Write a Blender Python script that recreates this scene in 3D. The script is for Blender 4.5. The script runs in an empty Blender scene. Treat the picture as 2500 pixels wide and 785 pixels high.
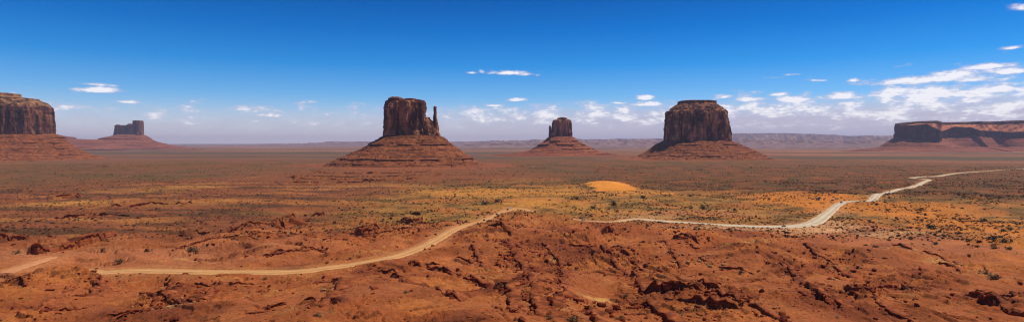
import bpy, math, random
import numpy as np
from mathutils import Vector

random.seed(7)
RNG = np.random.default_rng(11)
F, CX, HY, H = 1490.0, 1250.0, 350.0, 90.0     # focal length in photo pixels, centre column, horizon row, camera height
SC = bpy.context.scene
COL = SC.collection
SUN_EL, SUN_AZ = math.radians(64), math.radians(70)   # azimuth clockwise from +Y (view direction)

# ------------------------------------------------------------------ noise
_G2 = np.array([[math.cos(a), math.sin(a)] for a in np.linspace(0, 2*math.pi, 16, endpoint=False)], dtype=np.float32)
_G3 = np.array([[1,1,0],[-1,1,0],[1,-1,0],[-1,-1,0],[1,0,1],[-1,0,1],[1,0,-1],[-1,0,-1],[0,1,1],[0,-1,1],[0,1,-1],[0,-1,-1],[1,1,0],[-1,1,0],[0,-1,1],[0,-1,-1]], dtype=np.float32)
_PM = np.random.default_rng(5).permutation(4096).astype(np.int32); _PM = np.concatenate([_PM, _PM])
_G2x = np.ascontiguousarray(_G2[:, 0]); _G2y = np.ascontiguousarray(_G2[:, 1])
_G3x, _G3y, _G3z = [np.ascontiguousarray(_G3[:, k]) for k in range(3)]
def n2(x, y, seed=0):
    x = np.asarray(x); y = np.asarray(y)
    xi = np.floor(x); yi = np.floor(y); fx = (x-xi).astype(np.float32); fy = (y-yi).astype(np.float32)
    xi = xi.astype(np.int32)+seed*131; yi = yi.astype(np.int32)+seed*57
    u = fx*fx*fx*(fx*(fx*6-15)+10); v = fy*fy*fy*(fy*(fy*6-15)+10)
    p0 = _PM[xi & 4095]; p1 = _PM[(xi+1) & 4095]; q0 = yi & 4095; q1 = (yi+1) & 4095
    def g(p, q, ax, ay):
        k = _PM[p+q] & 15
        return _G2x[k]*ax + _G2y[k]*ay
    a = g(p0, q0, fx, fy); b = g(p1, q0, fx-1, fy); c = g(p0, q1, fx, fy-1); d = g(p1, q1, fx-1, fy-1)
    a = a+(b-a)*u; c = c+(d-c)*u
    return 1.5*(a+(c-a)*v)
def n3(x, y, z, seed=0):
    x = np.asarray(x); y = np.asarray(y); z = np.asarray(z)
    xi = np.floor(x); yi = np.floor(y); zi = np.floor(z); fx = (x-xi).astype(np.float32); fy = (y-yi).astype(np.float32); fz = (z-zi).astype(np.float32)
    xi = xi.astype(np.int32)+seed*131; yi = yi.astype(np.int32)+seed*57; zi = zi.astype(np.int32)+seed*29
    u = fx*fx*(3-2*fx); v = fy*fy*(3-2*fy); w = fz*fz*(3-2*fz)
    P0 = [_PM[xi & 4095], _PM[(xi+1) & 4095]]
    def g(dx, dy, dz):
        k = _PM[_PM[P0[dx]+((yi+dy) & 4095)]+((zi+dz) & 4095)] & 15
        return _G3x[k]*(fx-dx) + _G3y[k]*(fy-dy) + _G3z[k]*(fz-dz)
    r = []
    for dz in (0, 1):
        a = g(0,0,dz); b = g(1,0,dz); c = g(0,1,dz); d = g(1,1,dz)
        e = a+(b-a)*u; f = c+(d-c)*u
        r.append(e+(f-e)*v)
    return r[0]+(r[1]-r[0])*w
def fbm(x, y, lam, oct=3, seed=0, gain=.5):
    s = 0; a = 1; t = 0
    for i in range(oct):
        s = s + a*n2(x/lam, y/lam, seed+i*17); t += a; a *= gain; lam *= .47
    return s/t*1.4
def ss(a, b, x):
    t = np.clip((x-a)/(b-a), 0, 1); return t*t*(3-2*t)

# ------------------------------------------------------------------ helpers
def tag(o, label=None, cat=None, group=None, kind=None):
    if label: o['label'] = label
    if cat: o['category'] = cat
    if group: o['group'] = group
    if kind: o['kind'] = kind
    return o
def mesh(name, V, Fc, mat=None, parent=None, smooth=False):
    me = bpy.data.meshes.new(name)
    V = np.asarray(V, dtype=np.float32)
    if isinstance(Fc, np.ndarray):
        n, k = Fc.shape
        me.vertices.add(len(V)); me.vertices.foreach_set('co', V.ravel())
        me.loops.add(n*k); me.loops.foreach_set('vertex_index', Fc.astype(np.int32).ravel())
        me.polygons.add(n); me.polygons.foreach_set('loop_start', np.arange(0, n*k, k, dtype=np.int32))
        me.update(calc_edges=True)
    else:
        me.from_pydata([tuple(v) for v in V], [], Fc)
    if smooth: me.polygons.foreach_set('use_smooth', np.ones(len(me.polygons), dtype=bool))
    if mat: me.materials.append(mat)
    o = bpy.data.objects.new(name, me); COL.objects.link(o)
    if parent: o.parent = parent
    return o
def empty(name, loc=(0,0,0), rz=0):
    o = bpy.data.objects.new(name, None); COL.objects.link(o); o.location = loc; o.rotation_euler = (0,0,rz)
    o.empty_display_size = .5
    return o
def copy_tree(o, parent=None):
    c = o.copy(); COL.objects.link(c); c.parent = parent
    for ch in o.children: copy_tree(ch, c)
    return c
def vattr(o, name, arr):
    a = o.data.attributes.new(name, 'FLOAT_COLOR', 'POINT')
    c = np.ones((len(o.data.vertices), 4), dtype=np.float32); c[:, :arr.shape[1]] = arr
    a.data.foreach_set('color', c.ravel())
def lin(r, g, b):
    def f(c):
        c /= 255.0
        return c/12.92 if c <= .04045 else ((c+.055)/1.055)**2.4
    return np.array([f(r), f(g), f(b)], dtype=np.float32)

# ------------------------------------------------------------------ materials
class NT:
    def __init__(s, name):
        s.m = bpy.data.materials.new(name); s.m.use_nodes = True; s.t = s.m.node_tree; s.t.nodes.clear()
        s.out = s.t.nodes.new('ShaderNodeOutputMaterial'); s.b = s.t.nodes.new('ShaderNodeBsdfPrincipled')
        s.t.links.new(s.b.outputs[0], s.out.inputs[0]); s.b.inputs['Specular IOR Level'].default_value = .15
        s.b.inputs['Roughness'].default_value = .9
        s.pos = None
    def n(s, t, **k):
        q = s.t.nodes.new(t)
        for a, b in k.items(): setattr(q, a, b)
        return q
    def l(s, a, b): s.t.links.new(a, b)
    def coord(s, scale=(1,1,1)):
        if s.pos is None: s.pos = s.n('ShaderNodeNewGeometry')
        mp = s.n('ShaderNodeMapping'); mp.inputs['Scale'].default_value = scale; s.l(s.pos.outputs['Position'], mp.inputs[0])
        return mp.outputs[0]
    def noise(s, scale, det=4, rough=.55, stretch=(1,1,1)):
        q = s.n('ShaderNodeTexNoise'); q.inputs['Scale'].default_value = scale; q.inputs['Detail'].default_value = det
        q.inputs['Roughness'].default_value = rough; s.l(s.coord(stretch), q.inputs['Vector']); return q.outputs['Fac']
    def ramp(s, fac, stops):
        r = s.n('ShaderNodeValToRGB'); e = r.color_ramp.elements
        while len(e) < len(stops): e.new(.5)
        for i, (p, c) in enumerate(stops):
            e[i].position = p; e[i].color = (*[float(q) for q in c], 1) if hasattr(c, '__len__') else (c, c, c, 1)
        s.l(fac, r.inputs[0]); return r.outputs[0]
    def mix(s, f, a, b, mode='MIX'):
        q = s.n('ShaderNodeMix', data_type='RGBA', blend_type=mode)
        for sock, v in ((q.inputs[0], f), (q.inputs[6], a), (q.inputs[7], b)):
            if hasattr(v, 'links') or hasattr(v, 'is_output'): s.l(v, sock)
            elif hasattr(v, '__len__'): sock.default_value = (*[float(w) for w in v][:3], 1)
            else: sock.default_value = v
        return q.outputs[2]
    def col(s, c):
        if hasattr(c, 'is_output'): s.l(c, s.b.inputs['Base Color'])
        else: s.b.inputs['Base Color'].default_value = (*[float(q) for q in c], 1)
    def bump(s, fac, dist, strength=1):
        q = s.n('ShaderNodeBump'); q.inputs['Distance'].default_value = dist; q.inputs['Strength'].default_value = strength
        s.l(fac, q.inputs['Height']); s.l(q.outputs[0], s.b.inputs['Normal'])

def ground_mat():
    s = NT('desert_ground')
    a = s.n('ShaderNodeAttribute', attribute_name='zone')
    f1 = s.ramp(s.noise(.45, 7, .72), [(.34, .66), (.5, .97), (.68, 1.25)])
    f2 = s.ramp(s.noise(.03, 5, .6), [(.3, .86), (.7, 1.14)])
    c = s.mix(1, a.outputs['Color'], f1, 'MULTIPLY'); c = s.mix(1, c, f2, 'MULTIPLY')
    s.col(c); s.bump(s.noise(.9, 6, .7), .9, 1)
    return s.m
def cliff_mat(name, base, dark, light, vs=1.0):
    s = NT(name); base, dark, light = [np.array(q)*np.array([1, .98, .8]) for q in (base, dark, light)]
    st = s.noise(.035*vs, 7, .62, (1, 1, .18))
    c = s.ramp(st, [(.36, dark*.55), (.46, dark), (.54, base), (.66, light)])
    pt = s.ramp(s.noise(.03*vs, 4, .6, (1, 1, .7)), [(.56, 0), (.66, 1)])
    c = s.mix(pt, c, light)
    hz = s.ramp(s.noise(.05*vs, 6, .7, (.06, .06, 2.2)), [(.35, .78), (.65, 1.15)])
    c = s.mix(1, c, hz, 'MULTIPLY')
    s.col(c); s.bump(s.noise(.07*vs, 4, .55, (1, 1, .3)), 6/vs, .8)
    return s.m
def talus_mat(name, a, b, c_, vs=1.0):
    s = NT(name); a, b, c_ = [np.array(q)*np.array([1, .96, .68]) for q in (a, b, c_)]
    c = s.ramp(s.noise(.05*vs, 7, .7), [(.3, a), (.5, b), (.72, c_)])
    hz = s.ramp(s.noise(.09*vs, 5, .7, (.05, .05, 2.0)), [(.38, .5), (.6, 1.2)])
    c = s.mix(1, c, hz, 'MULTIPLY')
    s.col(c); s.bump(s.noise(.1*vs, 7, .7), 3.5/vs, .9)
    return s.m
def plain(name, rgb, rough=.8, spec=.2, var=0, metal=0):
    s = NT(name); s.b.inputs['Roughness'].default_value = rough; s.b.inputs['Specular IOR Level'].default_value = spec
    s.b.inputs['Metallic'].default_value = metal
    if var:
        s.col(s.ramp(s.noise(var, 3), [(.3, [q*.6 for q in rgb]), (.7, [q*1.35 for q in rgb])]))
    else: s.col(rgb)
    return s.m

M_ground = ground_mat()
M_cliff = cliff_mat('butte_cliff_rock', lin(146,92,66), lin(84,48,36), lin(212,144,102))
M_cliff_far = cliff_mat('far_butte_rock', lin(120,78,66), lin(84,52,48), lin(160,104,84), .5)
M_talus = talus_mat('talus_rock', lin(98,52,32), lin(140,78,48), lin(178,112,74))
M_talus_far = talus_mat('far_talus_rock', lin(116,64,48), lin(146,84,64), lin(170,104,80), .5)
M_rock = talus_mat('boulder_rock', lin(96,40,24), lin(138,62,36), lin(172,92,54), 8)
M_rock_pale = talus_mat('pale_slab_rock', lin(150,104,74), lin(180,136,98), lin(206,166,126), 8)
M_shrub = plain('dark_shrub_leaves', (.06,.068,.028), var=1.4)
M_shrub_o = plain('olive_shrub_leaves', (.095,.088,.038), var=1.4)
M_shrub_g = plain('green_bush_leaves', (.05,.085,.02), var=2.5)
M_scrub = plain('dry_scrub_leaves', (.13,.088,.042), var=.8)
M_stem = plain('woody_stem', (.11,.075,.05))
M_scrub_pale = plain('pale_dry_brush', (.30,.24,.14), var=1.5)

# ------------------------------------------------------------------ terrain
def P(px, Y): return (px-CX)/F*Y
MOUNDS = [  # px, Y, height, rx, ry
    (1308, 694, 12.5, 60, 34), (1210, 600, 5, 70, 60), (1500, 520, 7, 120, 80), (1010, 430, 5, 60, 60),
    (1420, 600, 4, 60, 35), (1700, 545, 5, 60, 34), (2020, 480, 6, 120, 50), (2400, 330, 8, 60, 50),
    (100, 374, 5.5, 36, 28), (190, 383, 6.5, 14, 12), (-60, 345, 4, 50, 40), (600, 300, 5, 80, 60), (1000, 270, 6, 50, 40),
    (1480, 300, 7, 50, 50), (1800, 300, 6, 60, 45), (2200, 270, 5, 60, 40),
    (1490, 1230, 13, 55, 90), (1560, 1000, 7, 110, 120), (1330, 1150, 5, 120, 140),
    (2098, 948, 4.5, 15, 14), (2030, 900, 6, 90, 45), (2350, 900, 12, 210, 130), (1950, 1000, 8, 120, 100),
    (2230, 1240, 4, 90, 60), (700, 1000, 5, 160, 90), (300, 900, 5, 200, 90),
]
SKIRTS = [(1005, 2400, 9, 620), (1700, 3450, 8, 800), (1368, 4400, 8, 900), (-150, 3500, 10, 900), (315, 9400, 20, 1700)]
def h_base(x, y):
    r = np.hypot(x, y)
    h = np.interp(r, [0, 20, 60, 120, 170, 205, 260, 320, 400, 470, 540, 1e6],
                     [84, 78, 63, 46, 35, 28.5, 19.5, 12, 4.5, 1.3, 0, 0])
    for px, Y, a, rx, ry in MOUNDS:
        q = ((x-P(px, Y))/rx)**2 + ((y-Y)/ry)**2
        h = h + a*np.exp(-q)
    for px, Y, a, rr in SKIRTS:
        q = ((x-P(px, Y))**2 + (y-Y)**2)/rr**2
        h = h + a*np.exp(-q*1.6)
    return h
HID = [m for m in MOUNDS if (m[0] < 300 and m[1] < 420) or m[0] in (1308, 2098)]
def h_road(x, y):
    h = h_base(x, y)
    for px, Y, a, rx, ry in HID: h = h-a*np.exp(-(((x-P(px, Y))/rx)**2+((y-Y)/ry)**2))
    return h
def unproj(px, py, fn=h_base, lo=150, hi=30000):
    Y = np.exp(np.linspace(math.log(lo), math.log(hi), 4000))
    x = (px-CX)/F*Y
    zr = H-(py-HY)/F*Y
    hh = fn(x, Y)
    k = np.argmax(zr < hh)
    if not (zr < hh).any(): k = len(Y)-1
    if k > 0:
        a = zr[k-1]-hh[k-1]; b = hh[k]-zr[k]; t = a/(a+b+1e-9); Yk = Y[k-1]+(Y[k]-Y[k-1])*t
    else: Yk = Y[0]
    return (px-CX)/F*Yk, Yk

# --- roads
def catmull(pts, step):
    out = []
    P_ = [pts[0]]+list(pts)+[pts[-1]]
    P_ = [np.array(p, dtype=float) for p in P_]
    for i in range(1, len(P_)-2):
        p0, p1, p2, p3 = P_[i-1:i+3]
        n = max(2, int(np.linalg.norm(p2[:2]-p1[:2])/step))
        for k in range(n):
            t = k/n
            out.append(.5*((2*p1)+(-p0+p2)*t+(2*p0-5*p1+4*p2-p3)*t*t+(-p0+3*p1-3*p2+p3)*t**3))
    out.append(P_[-2]); return np.array(out)
def road_path(ctrl, step=3):
    pts = []
    for c in ctrl:
        px, py, w = c[:3]
        if len(c) > 3: x, y = P(px, c[3]), c[3]
        else: x, y = unproj(px, py, h_road)
        pts.append((x, y, w, px))
    q = catmull(pts, step)
    z = h_road(q[:, 0], q[:, 1])
    k = 9
    zp = np.pad(z, k, mode='edge'); z = np.convolve(zp, np.ones(2*k+1)/(2*k+1), 'valid')
    return np.column_stack([q[:, :3], z, q[:, 3]])
ROAD = road_path([(175,0,12,436),(215,0,13,431),(250,663,13),(330,659,15),(460,661,15),(600,663,15),(720,661,15),(800,652,13.5),(880,640,13),
                  (960,625,13),(1020,606,12),(1055,590,12),(1090,568,12),(1130,551,12),(1180,538,12),(1215,522,11),(1245,510,11),(1275,508.5,11),
                  (1305,0,11,800),(1345,0,11,762),(1392,533,11),(1430,538,12),(1490,541,12),(1530,536,12),(1560,534,16),(1610,538,17),(1680,543,18),(1760,548,18),(1860,552,19),
                  (1935,551,21),(1985,543,18),(2018,522,14),(2040,504,12),(2062,491,12),(2098,489,12),(2132,485,12),(2165,470,13),(2195,461,12),(2228,455,12),
                  (2252,445,12),(2268,438.5,12),(2248,436,11),(2226,434,12),(2252,431,14),(2290,429.5,14),(2335,422.5,14),(2400,418,12),(2500,412,12),(2700,404,12)])
TRACK = road_path([(128,627,9),(105,634,9),(70,645,10),(35,656,10),(10,666,10)], 3)
def stamp(paths, cell=2.0, R=30):
    A = np.vstack(paths)
    x0, y0 = A[:, 0].min()-R-4, A[:, 1].min()-R-4
    nx = int((A[:, 0].max()+R+4-x0)/cell)+1; ny = int((A[:, 1].max()+R+4-y0)/cell)+1
    D = np.full((nx, ny), 1e3, dtype=np.float32); Z = np.zeros((nx, ny), dtype=np.float32)
    k = int(R/cell)
    for x, y, w, z, _ in A:
        i = int((x-x0)/cell); j = int((y-y0)/cell)
        i0, i1, j0, j1 = max(0,i-k), min(nx,i+k+1), max(0,j-k), min(ny,j+k+1)
        gx = x0+np.arange(i0, i1)*cell; gy = y0+np.arange(j0, j1)*cell
        d = np.hypot(gx[:, None]-x, gy[None, :]-y)-w/2
        s = D[i0:i1, j0:j1]; m = d < s
        s[m] = d[m]; Z[i0:i1, j0:j1][m] = z
    return x0, y0, cell, D, Z
RST = stamp([ROAD, TRACK])
def road_lookup(x, y):
    x0, y0, c, D, Z = RST
    u = (x-x0)/c; v = (y-y0)/c
    i = np.floor(u).astype(int); j = np.floor(v).astype(int)
    ok = (i >= 0) & (j >= 0) & (i < D.shape[0]-1) & (j < D.shape[1]-1)
    i = np.clip(i, 0, D.shape[0]-2); j = np.clip(j, 0, D.shape[1]-2); fu = np.clip(u-i, 0, 1); fv = np.clip(v-j, 0, 1)
    def bl(G): return (G[i,j]*(1-fu)+G[i+1,j]*fu)*(1-fv)+(G[i,j+1]*(1-fu)+G[i+1,j+1]*fu)*fv
    d = np.where(ok, bl(D), 1e3); z = Z[i, j]
    return d, z

# --- scarps: broken ledges facing the camera; [(px,py)...], height in metres, length of the back slope
SCARPS_PX = [
    ([(-40,599),(30,594),(76,590)], 8, 30), ([(66,613),(120,608),(190,597),(240,588),(285,579)], 7, 40), ([(118,486),(160,484),(198,481)], 6, 60),
    ([(662,553),(685,549),(705,547),(722,540)], 9, 22), ([(690,535),(712,532),(722,530)], 5, 20), ([(866,573),(895,571),(926,564)], 7, 26), ([(760,530),(795,527)], 4, 20),
    ([(985,538),(1010,541),(1035,536)], 5, 25), ([(1000,528),(1030,527)], 3, 15), ([(270,507),(380,500),(470,498)], 3, 60), ([(0,470),(60,473)], 4, 60),
    ([(130,533),(200,531),(320,526)], 2.5, 40), ([(440,568),(520,566),(590,560),(640,552)], 3, 25), ([(640,632),(700,624),(760,614),(800,604)], 2.2, 20),
    ([(480,640),(530,637)], 1.5, 15), ([(1180,560),(1215,563),(1250,575)], 3, 25), ([(948,690),(975,694),(985,704),(1010,703)], 2.6, 14), ([(1000,663),(1045,661),(1080,660)], 2.2, 12),
    ([(1060,672),(1110,675),(1150,682),(1200,688)], 2.6, 14), ([(1060,713),(1090,716),(1125,730)], 2.6, 14), 
    ([(1105,628),(1140,632),(1180,646)], 2.2, 16), 
   
    ([(1470,567),(1487,566),(1503,566)], 6, 14), ([(1650,583),(1690,588),(1708,590)], 3, 20),
    ([(1510,685),(1560,690),(1610,700),(1660,712),(1720,716)], 2.6, 16), ([(1620,720),(1700,738),(1760,752),(1820,760)], 1.8, 16), ([(1700,700),(1740,715),(1800,735)], 2, 14),
    ([(2170,685),(2200,700),(2235,717)], 2.2, 14), ([(2355,697),(2380,715),(2420,730),(2460,742),(2520,762)], 5, 26),
    ([(2390,745),(2450,765),(2510,790)], 3, 18), ([(2055,730),(2110,745),(2180,752)], 2, 12), ([(2280,645),(2320,655),(2340,668)], 1.8, 14),
    ([(1940,700),(1980,730),(2020,752)], 2.4, 14), ([(400,700),(500,712),(560,705),(640,690)], 2, 12), ([(220,680),(238,690),(248,705)], 4, 14), ([(0,712),(30,706),(75,700)], 4, 14),
    ([(100,775),(170,752),(240,742),(300,735)], 2.4, 12), ([(330,715),(420,735),(500,742)], 2.0, 12), ([(730,755),(780,750),(830,760)], 2, 12), ([(255,775),(330,765),(420,748)], 2, 10),
    ([(690,445),(760,447),(900,446),(1000,443)], 5, 60), ([(700,436),(850,440),(1040,436)], 6, 60), ([(720,428),(900,432),(1080,427)], 6, 60), ([(760,421),(900,424),(1060,419)], 6, 60), ([(230,409),(270,408)], 6, 80),
    ([(1755,470),(1850,466),(1900,470)], 2, 60), ([(1640,492),(1700,487)], 3, 40),
]
SCARPS = []
for pts, a, L in SCARPS_PX:
    w = np.array([unproj(px, py) for px, py in pts])
    az = np.arctan2(w[:, 0], w[:, 1]); r = np.hypot(w[:, 0], w[:, 1]); o = np.argsort(az)
    SCARPS.append((az[o], r[o], a, L))

_ra = np.arctan2(ROAD[:, 0], ROAD[:, 1]); _rr = np.hypot(ROAD[:, 0], ROAD[:, 1])-ROAD[:, 2]*.5
_m = (ROAD[:, 4] < 2210) | ((ROAD[:, 4] > 2275) & (np.arange(len(ROAD)) > len(ROAD)*.8)); _o = np.argsort(_ra[_m]); LOS = (_ra[_m][_o], _rr[_m][_o], ROAD[_m][_o, 3])
_ta = np.arctan2(TRACK[:, 0], TRACK[:, 1]); _to = np.argsort(_ta); _k = LOS[0] > math.atan((245-CX)/F)
LOS = (np.concatenate([_ta[_to], LOS[0][_k]]), np.concatenate([(np.hypot(TRACK[:, 0], TRACK[:, 1])-TRACK[:, 2]*.5)[_to], LOS[1][_k]]), np.concatenate([TRACK[_to, 3], LOS[2][_k]]))
def LOSM(az):
    a = lambda px: math.atan((px-CX)/F)
    return ((az > a(8)) & (az < a(130))) | ((az > a(258)) & (az < a(1254))) | ((az > a(1398)) & (az < a(2058))) | ((az > a(2134)) & (az < a(2205))) | ((az > a(2285)) & (az < a(2600)))
SMOOTH = [(*unproj(px, py), rx, ry) for px, py, rx, ry in ((1580,775,26,13),(1560,765,20,10),(130,640,70,34),(250,625,60,26),(60,650,50,26),(420,650,60,16),(330,625,40,20),(870,720,34,22),(700,740,30,20),(1420,700,16,16),(1000,640,26,12),
    (1290,560,34,20),(1700,690,20,12),(1950,580,50,12),(2120,590,60,12),(2300,610,60,18),(2400,640,40,14),(1200,740,18,12),(560,700,30,8),(1840,700,22,14),(1650,540,90,14),(2250,760,26,12),(1130,600,26,10),(900,680,26,12))]
def smoothness(x, y):
    k = ss(.08, .42, n2(x/64, y/64, 181)+.25*n2(x/20, y/20, 182))*.75
    for cx_, cy_, rx, ry in SMOOTH:
        m = (np.abs(x-cx_) < rx*1.4) & (np.abs(y-cy_) < ry*1.4)
        if m.any():
            q = np.sqrt(((x[m]-cx_)/rx)**2+((y[m]-cy_)/ry)**2)+.4*n2(x[m]/12, y[m]/12, 183)
            k[m] = np.maximum(k[m], 1-ss(.7, 1.1, q))
    return k
def terrain(x, y, fine=True):
    x = np.asarray(x, dtype=np.float64); y = np.asarray(y, dtype=np.float64)
    r = np.hypot(x, y)
    h = h_base(x, y); rough = 1-.88*smoothness(x, y)*(1-ss(700, 1000, r))
    wx = x+14*n2(x/60, y/60, 51); wy = y+14*n2(x/60, y/60, 52)
    near = 1-ss(520, 820, r); mid = ss(420, 700, r)*(1-ss(1500, 2600, r)); close = ss(40, 140, r)
    left = 1-ss(-100, 120, x)
    ridge = 1-np.abs(n2(wx/95, wy/95, 3))*2.2
    nh = close*near*(6.0*(ridge-.5)*ss(140, 320, r) + 3.4*fbm(wx, wy, 46, 3, 5)+1.6*fbm(wx, wy, 15, 3, 9)*ss(-.3, .5, n2(x/70, y/70, 21)))
    mh = mid*(3.0*fbm(wx*.35+y*.12, wy*1.1, 90, 3, 13)+1.4*fbm(wx*.4, wy, 28, 2, 15))
    fh = ss(1500, 2600, r)*(7*fbm(x, y*1.6, 900, 3, 19))*(1-ss(12000, 25000, r))
    h = h+nh+mh+fh
    # stratified ledges
    tmask = close*(1-ss(1400, 2200, r))*ss(-.2, .3, n2(x/60, y/45, 31)+.5*n2(x/18, y/14, 32)+.15*left)*.85
    step = 1.9+.6*n2(x/260, y/260, 33)
    q = (h+1.5*fbm(x, y, 24, 4, 35)+3.2*n2(x/120, y/120, 36)+.02*x)/step
    fq = q-np.floor(q)
    tr = (ss(.02, .16, fq)*.9+.1*fq)
    h = h+tmask*rough*(tr-fq)*step
    az = np.arctan2(x, y)
    jn = 6*n2(x/26, y/26, 41)+1.1*n2(x/7, y/7, 42)
    brk = ss(-.42, -.1, n2(x/11+7, y/11, 44))
    for a_, r_, A, L in SCARPS:
        pad = .004
        m = (az > a_[0]-pad) & (az < a_[-1]+pad)
        rs = r_.mean()
        m &= (r > r_.min()-40) & (r < r_.max()+L*5)
        if not m.any(): continue
        am = az[m]; dd = r[m]-np.interp(am, a_, r_)+jn[m]*min(1.5, rs/600)
        t = ss(a_[0]-pad, a_[0]+pad*1.5, am)*(1-ss(a_[-1]-pad*1.5, a_[-1]+pad, am))
        h[m] += A*(1.0 if rs > 480 else .85)*t*brk[m]*ss(0, .6+rs/700, dd)*np.exp(-np.maximum(dd, 0)/L)
    if fine:
        h = h+close*(.25+.75*rough)*(1-ss(900, 1400, r))*(.32*fbm(x, y, 4.5, 2, 61)+.28*np.maximum(0, n2(x/2.1, y/2.1, 63))*ss(-.1, .4, n2(x/35, y/35, 64)))
    if fine:
        ca, sa = .55, -.84                                     # strata strike on the right of the near slope
        al = x*ca+y*sa; ac = -x*sa+y*ca
        m = close*(1-ss(480, 640, r))*ss(-60, 60, x+.2*y-60)*ss(-.25, .25, n2(x/55, y/55, 161))
        sn = n2(al/34, (ac+3*n2(x/14, y/14, 163))/5.5, 162)
        h = h+m*rough*(1.5*(ss(-.05, .09, sn)-.5)+.5*np.abs(n2(al/12, ac/2.4, 164)))
        # horizontal shelves on the left
        m2 = ss(420, 520, r)*(1-ss(1300, 1700, r))*(1-ss(40, 180, x))
        s2 = n2((x+.3*y)/70, (y-.12*x+5*n2(x/30, y/30, 167))/16, 166)
        h = h+m2*(2.4*(ss(-.02, .10, s2)-.5)*ss(-.3, .1, n2(x/50, y/50, 168)))
        # broken blocky fields
        bf = ss(-.02, .3, n2(x/38, y/38, 171)+.5*n2(x/13, y/13, 172))*close*(1-ss(700, 900, r))
        bq = n2(x/5.2, y/5.2, 173)+.5*n2(x/2.3, y/2.3, 174)
        h = h+bf*rough*(1.25*np.round(bq*3.2)/3.2+.35*n2(x/1.3, y/1.3, 175))
        h = h-close*(1-ss(600, 800, r))*1.0*np.exp(-(n2(wx/30, wy/30, 176)/.035)**2)*ss(0, .3, n2(x/90, y/90, 177)+.1)
    d, z = road_lookup(x, y)
    w = 1-ss(1.5, 17+11*ss(900, 1600, r), d)
    core = 1-ss(-.5, 2.5, d)
    h = h*(1-w)+(z-.12+.5*ss(1, 3.5, d))*w-.35*core
    # the graded land in front of the road stays below it
    Dr = np.interp(az, LOS[0], LOS[1]); zr = np.interp(az, LOS[0], LOS[2])
    zm = H-(H-zr-.25)*r/Dr
    k = ss(Dr-170-.35*np.maximum(0, Dr-1000), Dr-60, r)*(r < Dr-4)*LOSM(az)
    h = np.where(k > 0, np.minimum(h, h*(1-k)+zm*k), h)
    return h

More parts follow.
